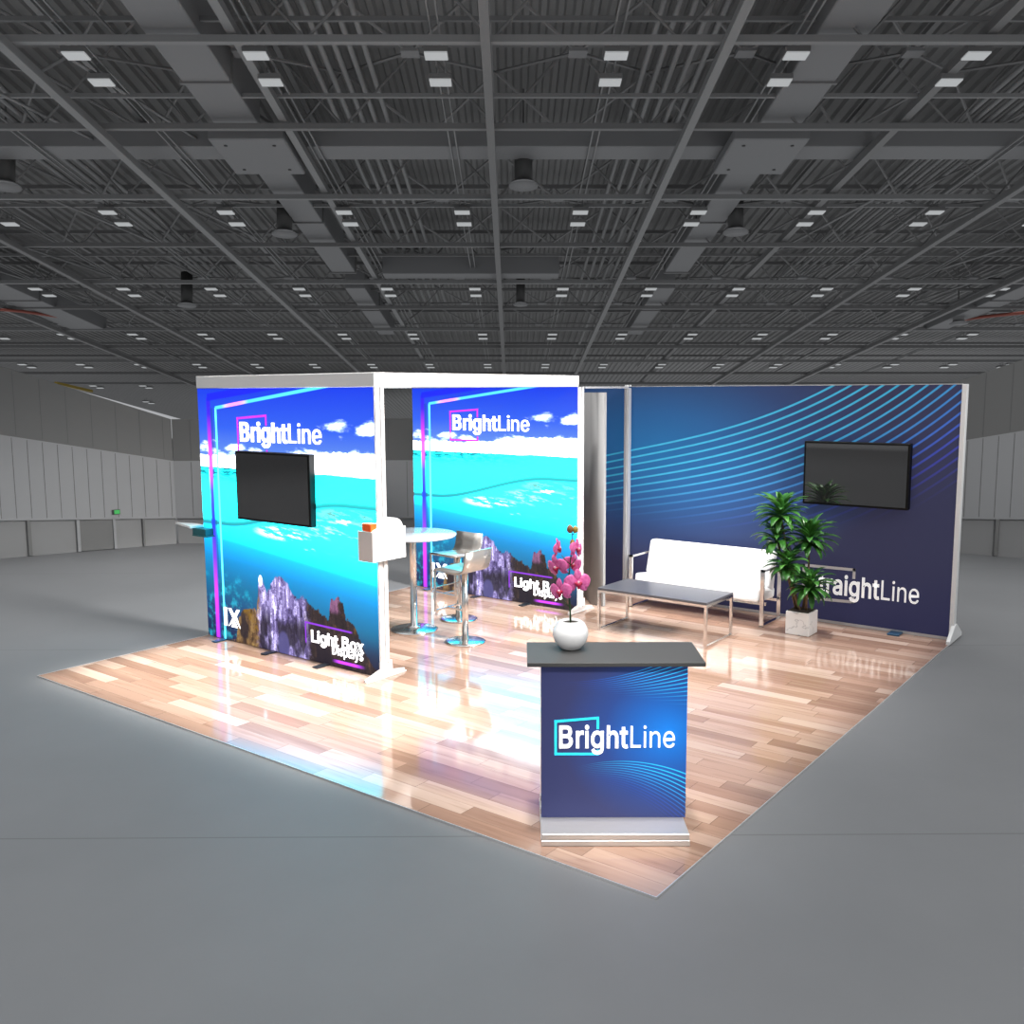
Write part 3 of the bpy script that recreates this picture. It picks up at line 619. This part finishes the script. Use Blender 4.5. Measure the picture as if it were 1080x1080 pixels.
# long drop wires slanting between roof and trusses
w = 0
for (xa, ya, xb, yb) in ((-13.6, 22, -12.6, 30), (-11.5, 21, -10.5, 28), (-9.0, 18.5, -8.3, 24), (-7.6, 13.5, -7.0, 17.5), (-6.6, 18.4, -5.6, 24.), (-6.0, 12.6, -5.2, 17.6), (7.1, 18.4, 6.5, 24), (9.6, 18.3, 8.9, 25), (11.6, 21.5, 10.6, 28), (13., 22, 12.3, 30)):
    o = hplace(MB().rod((xa, ya, 6.1), (xb, yb, 6.5), .028, 6).build('tie_rod', 'steel_l'))
    tag(o, 'thin slanting tie rod under the roof, %s from the left' % ordn[w], 'rod', 'slanting tie rods under the roof'); w += 1

# ------------------------------------------------------------------ the booth floor
t = thing('booth_flooring', 'square raised floor of glossy brown wood planks under the exhibition booth', 'flooring')
MB().box(-6.27, 0, -.011, 0, 6.10, 0.).build('plank_surface', 'wood', t)
e = MB(); e.box(-6.275, -.005, -.0115, .005, 0, .0008).box(0, 0, -.0115, .005, 6.105, .0008).box(-6.275, 0, -.0115, -6.27, 6.105, .0008); e.build('edge_strip', 'alu', t)

# ------------------------------------------------------------------ light boxes
def make_light_box():
    t = thing('light_box', 'x', 'light box', group='backlit reef light boxes')
    MB().box(0, .004, .012, 2.520, .128, 2.552).build('frame', 'alu', t)
    MB().sheet(.005, .006, 2.520, 2.553, 0., (0, .002, 1.006, 1.001)).build('fabric_print', 'reef', t, recalc=False)
    mb = MB()
    for y in (.012, .078): mb.box(2.5202, y, .012, 2.528, y+.042, 2.552)
    mb.build('side_profile', 'post', t)
    X = lambda u: u*2.5; Z = lambda v: v*2.55
    text_mesh('lettering', [('Bright', 'b'), ('Line', 'r')], X(.274), X(.741), Z(.779), Z(.876), -.001, 'whiteglow', t, .012)
    text_mesh('lettering', [('Light Box', 'b')], X(.652), X(.932), Z(.062), Z(.121), -.001, 'whiteglow', t, .008)
    text_mesh('lettering', [('Displays', 'r')], X(.766), X(.927), Z(.036), Z(.085), -.001, 'whiteglow', t, .008)
    text_mesh('lettering', [('IX', 'b')], X(.119), X(.222), Z(.060), Z(.134), -.001, 'whiteglow', t, .008)
    l, r, b, tp = X(.256), X(.430), Z(.752), Z(.892)
    bracket('logo_frame', [((l, b), (l, tp-.012)), ((l, tp-.012), (r, tp+.018)), ((r, tp+.018), (r, Z(.866))), ((l, b), (r, b)), ((r, b), (r, Z(.768)))], .022, -.001, 'magenta', t)
    for k, fx in enumerate((.30, 1.08, 1.83)):
        MB().bevbox(fx-.035, -.15, .001, fx+.035, .02, .014, .004, 1).build('foot', 'bluefoot' if k == 0 else 'darkfoot', t)
    for fx in (2.522,):
        mb = MB(); R = Matrix.Rotation(math.pi/2, 4, 'Z')
        mb.prism([(-.19, .002), (.30, .002), (.30, .028), (.15, .05), (.14, .14), (-.005, .14), (-.005, .08), (-.19, .028)], 0, .014, Matrix.Translation((fx+.014, 0, 0)) @ R)
        mb.box(fx+.0065, -.19, .0015, fx+.036, .30, .010)
        for by in (.03, .10):
            for bz in (.05, .125): mb.rod((fx+.012, by, bz), (fx+.022, by, bz), .010, 8)
        mb.build('stabilizer', 'pinkwhite', t)
    return t
lb = make_light_box(); lb.location = (-6.262, 1.777, 0)
lb['label'] = 'tall backlit reef light box at the front, with a television on it'
l2 = copy_tree(lb); l2.location = (-6.262, 4.92, 0)
l2['label'] = 'tall backlit reef light box behind the bar table and stools, without a television'

# white header running round the top of the light boxes
t = thing('header_frame', 'white square header frame resting on top of the light boxes', 'header', (-3.736, 1.777, 2.556))
MB().bevbox(-2.53, -.006, 0, 0, .13, .12, .004, 1).build('front_beam', 'white', t)
mb = MB(); mb.bevbox(.0003, -.0058, 0, .012, 3.143, .12, .003, 1); mb.box(-.118, .131, 0, 0, 3.01, .12); mb.build('side_beam', 'white', t)
MB().bevbox(-2.53, 3.012, 0, 0, 3.143, .12, .004, 1).build('rear_beam', 'white', t)
MB().box(-2.53, .131, 0, -2.41, 3.01, .12).build('side_beam', 'white', t)

# televisions
def make_tv(w, h, d):
    t = thing('wall_television', 'x', 'television', group='black wall televisions')
    MB().bevbox(-w/2, 0, 0, w/2, d, h, .006, 1).build('casing', 'black', t)
    MB().box(-w/2+.022, -.0015, .022, w/2-.022, .001, h-.022).build('screen', 'screen', t)
    return t
tv = make_tv(1.08, .668, .072); tv.location = (-5.048, 1.703, 1.285)
tv['label'] = 'black wide television mounted on the front reef light box below its lettering'
tv2 = make_tv(1.085, .672, .09); tv2.location = (-1.012, 6.0, 1.295)
tv2['label'] = 'black wide television mounted on the dark blue back wall above the potted plant'

# white cabinet on the corner post
t = thing('wall_dispenser', 'white dispenser box with domed top and orange cap on the light box corner post', 'dispenser', (-3.70, 1.60, 1.075))
pf = [(0, .0), (.385, .0), (.385, .275)]
for a in range(13):
    q = math.pi*a/12; pf.append((.235+.115*math.cos(q), .275+.085*math.sin(q)))
pf += [(.10, .30), (0, .27)]
Rz = Matrix.Rotation(math.pi/2, 4, 'Z')
MB().prism(pf, -.105, -.0, Rz).build('dispenser_body', 'white', t)
MB().bevbox(-.075, -.014, .0, .105, -.0005, .262, .003, 1).build('front_plate', 'pinkwhite', t)
MB().bevbox(-.025, -.012, .263, .085, .06, .33, .006, 2).build('cap', 'orange', t)
# small white shelf on the outer edge of the light box
t = thing('wall_shelf', 'small white shelf on a teal bracket at the left edge of the front light box', 'shelf', (-6.30, 1.70, 1.145))
mb = MB(); V0 = [mb.b.verts.new((x, y, 0)) for x, y in ((-.37, .02), (.05, -.085), (.05, .072), (-.10, .10))]; V1 = [mb.b.verts.new(v.co+Vector((0, 0, .02))) for v in V0]
mb.b.faces.new(V0[::-1]); mb.b.faces.new(V1)
for k in range(4): mb.b.faces.new((V0[k], V0[(k+1) % 4], V1[(k+1) % 4], V1[k]))
mb.build('shelf_board', 'white', t)
MB().bevbox(.0, -.03, -.075, .22, .073, -.002, .006, 1).bevbox(.0, -.035, -.085, .24, .073, -.072, .003, 1).build('bracket', 'teal', t)

# ------------------------------------------------------------------ back wall
t = thing('backdrop_wall', 'wide dark blue fabric back wall with glowing curved lines and a white logo', 'backdrop', (0, 6.10, 0))
MB().box(-6.2, .004, .03, 0, .06, 2.553).build('frame', 'alu', t)
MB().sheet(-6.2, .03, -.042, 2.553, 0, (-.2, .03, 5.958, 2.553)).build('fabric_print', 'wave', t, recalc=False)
MB().bevbox(-.042, -.008, .0, .004, .07, 2.557, .004, 1).build('end_post', 'white', t)
MB().box(-6.2, -.004, .002, -.042, .05, .03).build('bottom_rail', 'alu', t)
MB().box(-6.2, -.004, 2.553, -.042, .05, 2.562).build('top_rail', 'alu', t)
Rz = Matrix.Rotation(math.pi/2, 4, 'Z')
MB().prism([(-.20, .0), (.30, .0), (.30, .03), (.08, .16), (.0, .16), (-.20, .03)], -.045, -.01, Matrix.Translation((-.03, 0, 0)) @ Rz).build('stabilizer', 'white', t)
MB().bevbox(-.60, -.16, .001, -.48, -.01, .02, .003, 1).build('foot', 'bluefoot', t)
text_mesh('lettering', [('Straight', 'b'), ('Line', 'r')], -1.505, -.343, .262, .548, -.001, 'whiteink', t, .006)
bracket('logo_frame', [((-1.548, .245), (-1.548, .606)), ((-1.548, .606), (-1.006, .612)), ((-1.006, .612), (-1.006, .53)), ((-1.548, .245), (-1.008, .265)), ((-1.008, .265), (-1.008, .30))], .030, -.001, 'silverink', t)

# closet opening between the rear light box and the back wall
t = thing('closet_doorway', 'silver closet doorway between the rear light box and the back wall', 'doorway', (-3.736, 5.05, 0))
mb = MB(); mb.bevbox(-.055, .955, 0, .01, 1.025, 2.54, .006, 1); mb.box(-.04, .945, .01, -.008, .955, 2.53); mb.build('post', 'alu', t)
MB().bevbox(-.03, .0, 2.535, .012, .955, 2.558, .003, 1).build('rail', 'alu', t)
for y in (.93, 1.0): MB().box(-.03, y, 2.5581, .0, y+.03, 2.578).build('clip', 'white', t)
mb = MB(); path = [(-4.45, 5.86), (-4.22, 5.74), (-4.03, 5.57), (-3.93, 5.46), (-3.86, 5.375), (-3.80, 5.338), (-3.73, 5.325), (-3.645, 5.325)]
th = .03; A = []
for x, y in path: A.append((x, y))
Q = [(x+.012, y+th) for x, y in path][::-1]; poly = A+Q
V0 = [mb.b.verts.new((x+3.736, y-5.05, .004)) for x, y in poly]; V1 = [mb.b.verts.new((x+3.736, y-5.05, 2.49)) for x, y in poly]
n = len(poly)
mb.b.faces.new(V0[::-1]); mb.b.faces.new(V1)
for k in range(n):
    f = mb.b.faces.new((V0[k], V0[(k+1) % n], V1[(k+1) % n], V1[k]))
    f.smooth = k < 7
o = mb.build('folding_screen', 'curtain', loc=(-3.736, 5.05, 0)); tag(o, 'tall grey fabric screen standing half open in the closet doorway', 'screen')

# ------------------------------------------------------------------ counter
RZ = math.atan2(.6, .8)
CO = Vector((-.437, .33, 0)); ca, cn = Vector((.8, .6, 0)), Vector((.6, -.8, 0))
t = thing('reception_counter', 'blue printed reception counter with a dark grey top and chrome base', 'counter', CO, RZ)
MB().bevbox(-.413, .0, .001, .413, .56, .036, .003, 1).build('base_plate', 'brushed', t); MB().bevbox(-.41, .002, .0365, .41, .56, .073, .004, 1).build('base_plate', 'brushed', t)
MB().box(-.40, .214, .0735, .412, .50, .974).build('counter_body', 'alu', t)
MB().sheet(-.408, .074, .42, .974, .21, (0, 0, 1, 1)).build('fabric_print', 'counterprint', t, recalc=False)
for x in (-.4071, .4131): MB().box(x, .214, .0735, x+.006, .53, .974).build('side_profile', 'alu', t)
for x in (-.4135, .4195):
    for z in (.09, .17): MB().bevbox(x, .215, z, x+.006, .235, z+.035, .002, 1).build('latch', 'chrome', t)
MB().bevbox(-.487, .175, .975, .514, .622, 1.0, .004, 2).build('counter_top', 'slate', t)
text_mesh('lettering', [('Bright', 'b'), ('Line', 'r')], -.306, .353, .452, .628, .209, 'counterink', t, .005)
bracket('logo_frame', [((-.326, .455), (-.326, .648)), ((-.326, .648), (-.086, .668)), ((-.086, .668), (-.086, .610)), ((-.326, .455), (-.086, .455)), ((-.086, .455), (-.086, .472))], .014, .209, 'cyan', t)

# ------------------------------------------------------------------ orchid on the counter (local frame faces the front of the counter)
def P_or(x, z, y=0): return Vector((x, y, z))
ow = CO+ca*(-.229)-cn*.47
t = thing('potted_orchid', 'pink orchid in a round white pot standing on the reception counter', 'potted plant', (ow.x, ow.y, 1.0), RZ)
MB().lathe([(0, .0), (.045, 0), (.060, .008), (.092, .045), (.106, .085), (.103, .12), (.085, .155), (.060, .172), (.053, .170), (.056, .158), (.0, .150)], 40).build('pot', 'ceramic', t)
MB().lathe([(0, .158), (.052, .158), (.052, .150)], 24).build('soil', 'soil', t)
st = [(0, 0, .15), (-.003, 0, .24), (-.010, 0, .33), (-.012, 0, .42), (-.004, 0, .50), (.004, 0, .58), (.010, 0, .66), (.006, 0, .72)]
s_ = MB(); s_.tube(st, .0055, 8, .0025)
for a, b in (((-.004, 0, .25), (-.052, -.01, .315)), ((-.010, 0, .36), (.03, -.02, .39)), ((-.008, 0, .45), (-.05, -.02, .49)), ((-.006, 0, .50), (.028, -.01, .54)), ((-.006, 0, .51), (-.052, 0, .56)), ((.004, 0, .60), (.012, 0, .62)), ((.01, 0, .68), (.025, 0, .715))):
    s_.tube([a, ((a[0]+b[0])/2, a[1], (a[2]+b[2])/2-.008), b], .0035, 6, .002)
s_.build('stem', 'stemgreen', t)
def flower(c, s, yaw, pitch, roll=0.):
    M = Matrix.Translation(Vector(c)) @ Matrix.Rotation(yaw, 4, 'Z') @ Matrix.Rotation(pitch, 4, 'X') @ Matrix.Rotation(roll, 4, 'Y')
    mb = MB()
    def petal(ang, L, Wd, y0, bend):
        n, mm = 7, 6; rows = []
        ca_, sa_ = math.cos(ang), math.sin(ang)
        for i in range(n+1):
            q = i/n; r = L*q; wd = Wd*(math.sin(math.pi*min(1, q*.92+.06))**.65)*(.35+.65*q if q < .6 else .74+.06*math.cos(q*6))
            row = []
            for j in range(mm+1):
                e = j/mm*2-1; px = e*wd; py = y0+bend*q*q-.10*L*(1-e*e)*math.sin(math.pi*q)+.05*L*abs(e)*math.sin(7*q)
                row.append(mb.b.verts.new(M @ (Vector((px*ca_+r*sa_, py, -px*sa_+r*ca_))*s)))
            rows.append(row)
        for A, B in zip(rows, rows[1:]):
            for j in range(mm):
                f = mb.b.faces.new((A[j], A[j+1], B[j+1], B[j])); f.smooth = True
    petal(0, 1, .42, .05, .10); petal(2.25, .95, .40, .06, .1); petal(-2.25, .95, .40, .06, .1)
    petal(1.42, 1.02, .80, 0, .16); petal(-1.42, 1.02, .80, 0, .16)
    o = mb.build('flower', 'petal', t)
    sol = o.modifiers.new('thickness', 'SOLIDIFY'); sol.thickness = .0012
    lp = MB()
    def blob(c, r, sx=1, sy=1, sz=1):
        prof = [(max(1e-7, math.sin(math.pi*i/8)*r), -math.cos(math.pi*i/8)*r) for i in range(9)]
        prof[0] = (0, -r); prof[-1] = (0, r)
        k0 = len(lp.b.verts); lp.lathe(prof, 12); lp.b.verts.ensure_lookup_table()
        for v in lp.b.verts[k0:]: v.co = M @ ((Vector((v.co.x*sx, v.co.y*sy, v.co.z*sz))+Vector(c))*s)
    blob((0, -.16, -.14), .20, .9, .9, 1.0); blob((-.17, -.14, -.05), .12); blob((.17, -.14, -.05), .12); blob((0, -.22, -.33), .10, 1, .7, 1.3)
    lo = lp.build('lip', 'lip', o)
    lp = MB(); blob((0, -.20, .06), .11, .8, 1, 1); lp.build('column', 'lipw', o)
flower((.040, -.035, .405), .080, .25, .0)
flower((-.062, -.03, .355), .074, -.55, .12, -.15)
flower((-.082, -.01, .492), .076, -.7, .25, -.25)
flower((-.072, .02, .600), .060, 1.2, .0, -.1)
flower((.036, -.02, .600), .062, .9, -.05, .25)
flower((.012, .045, .500), .062, .3, .1, .3)
for (bx, bz, r, m) in ((-.005, .715, .021, 'bud2'), (.026, .712, .018, 'bud'), (.010, .635, .017, 'bud')):
    prof = [(math.sin(math.pi*i/10)*r*(1-.15*i/10), -math.cos(math.pi*i/10)*r*1.2) for i in range(11)]; prof[0] = (0, -r*1.2); prof[-1] = (0, r*1.2)
    MB().lathe(prof, 14).build('bud', m, t, loc=(bx, 0, bz))

# ------------------------------------------------------------------ coffee table
t = thing('coffee_table', 'low rectangular coffee table with a grey top and steel frame in front of the sofa', 'table', (-2.478, 4.65, 0))
w2, d2, h = .625, .305, .46
MB().bevbox(-w2, -d2, h-.022, w2, d2, h, .003, 1).build('table_top', 'tabletop', t)
mb = MB(); b = .026
for y in (-d2+b/2, d2-b/2): mb.bar((-w2+b, y, h-.036), (w2-b, y, h-.036), b, b)
for x in (-w2+b/2, w2-b/2): mb.bar((x, -d2, h-.036), (x, d2, h-.036), b, b)
mb.build('apron', 'chrome', t)
for x in (-w2+b/2, w2-b/2):
    for y in (-d2+b/2, d2-b/2): MB().bar((x, y, .002), (x, y, h-.049), b, b).build('leg', 'chrome', t)
    MB().bar((x, -d2+b, .014), (x, d2-b, .014), b, .022).build('floor_rail', 'chrome', t)

# ------------------------------------------------------------------ sofa
t = thing('sofa', 'white leather two seat sofa on chrome loop legs by the blue back wall', 'sofa', (-2.56, 5.72, 0))
def cushion(mb, x0, x1, prof, r=.03):
    tb = bmesh.new(); q = MB(); q.b = tb
    A = [tb.verts.new((x0, y, z)) for y, z in prof]; B = [tb.verts.new((x1, y, z)) for y, z in prof]; n = len(prof)
    tb.faces.new(A); tb.faces.new(B[::-1])
    for k in range(n): tb.faces.new((A[(k+1) % n], A[k], B[k], B[(k+1) % n]))
    bmesh.ops.recalc_face_normals(tb, faces=tb.faces[:])
    bmesh.ops.bevel(tb, geom=tb.edges[:], offset=r, segments=4, profile=.5, affect='EDGES')
    for f in tb.faces: f.smooth = True
    mb.join(tb)
mb = MB(); cushion(mb, -.76, .76, [(-.25, .26), (.20, .24), (.22, .36), (-.23, .42)], .035); mb.build('seat', 'leather', t)
mb = MB(); cushion(mb, -.765, .765, [(.02, .385), (.16, .30), (.25, .76), (.13, .765)], .03); mb.build('backrest', 'leather', t)
for sx in (-1, 1):
    x = sx*.80; o = MB()
    pts = [((x, -.245, .012), (x, -.245, .622)), ((x, -.245, .61), (x, .225, .61)), ((x, .225, .622), (x, .225, .012)), ((x, .225, .012), (x, -.245, .012))]
    o.bar(*pts[0], .042, .022, up=(0, 1, 0)); o.bar((x, -.256, .611), (x, .236, .611), .042, .022); o.bar(*pts[2], .042, .022, up=(0, 1, 0)); o.bar((x, .236, .012), (x, -.256, .012), .042, .02)
    o.build('arm_loop', 'chrome', t)
MB().bar((-.80, -.12, .23), (.80, -.12, .23), .03, .03).bar((-.80, .17, .23), (.80, .17, .23), .03, .03).build('cross_rail', 'chrome', t)

# ------------------------------------------------------------------ potted dracaena
t = thing('potted_dracaena', 'green leafy potted plant with several crowns in a square marble pot beside the sofa', 'potted plant', (-1.335, 5.50, 0))
mb = MB(); tb = bmesh.new(); q = MB(); q.b = tb; q.box(-.125, -.125, .002, .125, .125, .245)
mb.bevbox(-.125, -.125, .002, .125, .125, .245, .008, 2, Matrix.Rotation(.0, 4, 'Z')); tb.free(); mb.build('pot', 'marble', t)
MB().box(-.108, -.108, .2451, .108, .108, .252).build('soil', 'soil', t)
# crowns: seen-plane offsets (to the right, towards the back) and height
rx, ry = Vector((RT.x, RT.y, 0)).normalized(), Vector((FW.x, FW.y, 0)).normalized()
def crown(top, base, n, L, droop, seedv):
    rnd = random.Random(seedv)
    mid = (Vector(base)+Vector(top))/2+Vector((rnd.uniform(-.02, .02), rnd.uniform(-.02, .02), 0))
    MB().tube([base, mid, top], .014, 8, .009).build('cane', 'stembrown', t)
    mb = MB()
    for i in range(n):
        az = i*2.39996+rnd.uniform(-.2, .2); q = i/n
        el = math.radians(82-95*q+rnd.uniform(-8, 8)); LL = L*(.75+.35*math.sin(math.pi*min(1, q+.15)))*rnd.uniform(.85, 1.1)
        p = Vector(top)+Vector((0, 0, .06*(1-q)-.05)); hd = Vector((math.cos(az), math.sin(az), 0)); sd = Vector((-math.sin(az), math.cos(az), 0))
        seg = 7; wmax = .036*rnd.uniform(.85, 1.15); rows = []
        e = el
        for k in range(seg+1):
            f = k/seg; wd = wmax*(math.sin(math.pi*(.10+.90*f))**.7 if f < 1 else 0)*(1.0 if f > .15 else .75)
            up = Vector((0, 0, 1))*math.cos(e)-hd*math.sin(e)
            if k == seg: rows.append([mb.b.verts.new(p)])
            else: rows.append([mb.b.verts.new(p-sd*wd+up*wd*.35), mb.b.verts.new(p), mb.b.verts.new(p+sd*wd+up*wd*.35)])
            p = p+(hd*math.cos(e)+Vector((0, 0, 1))*math.sin(e))*(LL/seg); e -= droop/seg*(1+.8*f)
        for A, B in zip(rows, rows[1:]):
            if len(B) == 3:
                for j in range(2): fc = mb.b.faces.new((A[j], A[j+1], B[j+1], B[j])); fc.smooth = True
            else:
                for j in range(2): mb.b.faces.new((A[j], A[j+1], B[0])).smooth = True
    o = mb.build('leaf_crown', 'leaf', t, recalc=False)
    so = o.modifiers.new('thickness', 'SOLIDIFY'); so.thickness = .002
def pp(right, back, z): return rx*right+ry*back+Vector((0, 0, z))
crown(pp(-.245, .02, 1.25), pp(-.03, .02, .25), 48, .31, .8, 1)
crown(pp(.06, .03, .98), pp(.02, .03, .25), 48, .31, .9, 2)
crown(pp(-.19, -.05, .72), pp(-.03, -.02, .25), 40, .25, 1.0, 3)
crown(pp(.045, -.10, .50), pp(.03, -.04, .25), 46, .28, 1.1, 4)
crown(pp(-.27, .05, .98), pp(-.05, .04, .25), 30, .26, 1.2, 5)

# ------------------------------------------------------------------ bar table and stools
t = thing('bar_table', 'tall round bar table with a pale top and disc base between the light boxes', 'table', (-4.686, 3.224, 0))
MB().lathe([(0, 1.005), (.445, 1.005), (.46, 1.012), (.46, 1.026), (.452, 1.032), (0, 1.032)], 64).build('table_top', mat('pale_grey_laminate', (.34, .36, .39), .12), t)
MB().lathe([(0, .03), (.07, .03), (.07, .045), (.036, .05), (.036, 1.0), (.12, 1.0), (.12, 1.0049), (0, 1.0049)], 24).build('column', 'chrome', t)
MB().lathe([(0, .001), (.25, .001), (.25, .010), (.235, .016), (.07, .03), (0, .03)], 48).build('base', 'chrome', t)
def make_stool():
    """faces -x: seat shell, low back, front foot loop, column and disc base"""
    t = thing('bar_stool', 'x', 'bar stool', group='bar stools at the round table')
    MB().lathe([(0, .001), (.205, .001), (.205, .010), (.19, .016), (.04, .024), (0, .024)], 40).build('base', 'chrome', t)
    MB().lathe([(0, .0245), (.034, .0245), (.034, .72), (0, .72)], 20).build('column', 'chrome', t)
    prof = [(-.235, .745), (-.22, .752), (.04, .735), (.10, .738), (.14, .765), (.165, .83), (.185, .955)]
    mb = MB(); w = .20; rows = []
    for x, z in prof: rows.append([mb.b.verts.new((x, y, z)) for y in (-w, -w/3, w/3, w)])
    for A, B in zip(rows, rows[1:]):
        for j in range(3): mb.b.faces.new((A[j], A[j+1], B[j+1], B[j])).smooth = True
    o = mb.build('seat', 'seatshell', t); so = o.modifiers.new('thickness', 'SOLIDIFY'); so.thickness = .018; so.offset = 0
    mb = MB(); b = .018
    for y in (-w+.012, w-.012): mb.bar((-.232, y, .748), (-.232, y, .32), b, b)
    mb.bar((-.232, -w+.004, .325), (-.232, w-.004, .325), b, b); mb.bar((-.232, 0, .325), (-.034, 0, .325), b, b); mb.bar((-.232, -w+.02, .56), (-.232, w-.02, .56), .012, .012)
    mb.build('footrest', 'chrome', t)
    return t
MT['seatshell'] = mat('silver_seat_shell', (.44, .41, .38), .30, .8)
s1 = make_stool(); s1.location = (-3.923, 3.163, 0); s1.rotation_euler = (0, 0, 0)
s1['label'] = 'silver bar stool nearer the front, its curved back towards the reception counter'
s2 = copy_tree(s1); s2.location = (-4.607, 3.859, 0); s2.rotation_euler = (0, 0, math.radians(85))
s2['label'] = 'silver bar stool behind the other, its back against the rear light box'
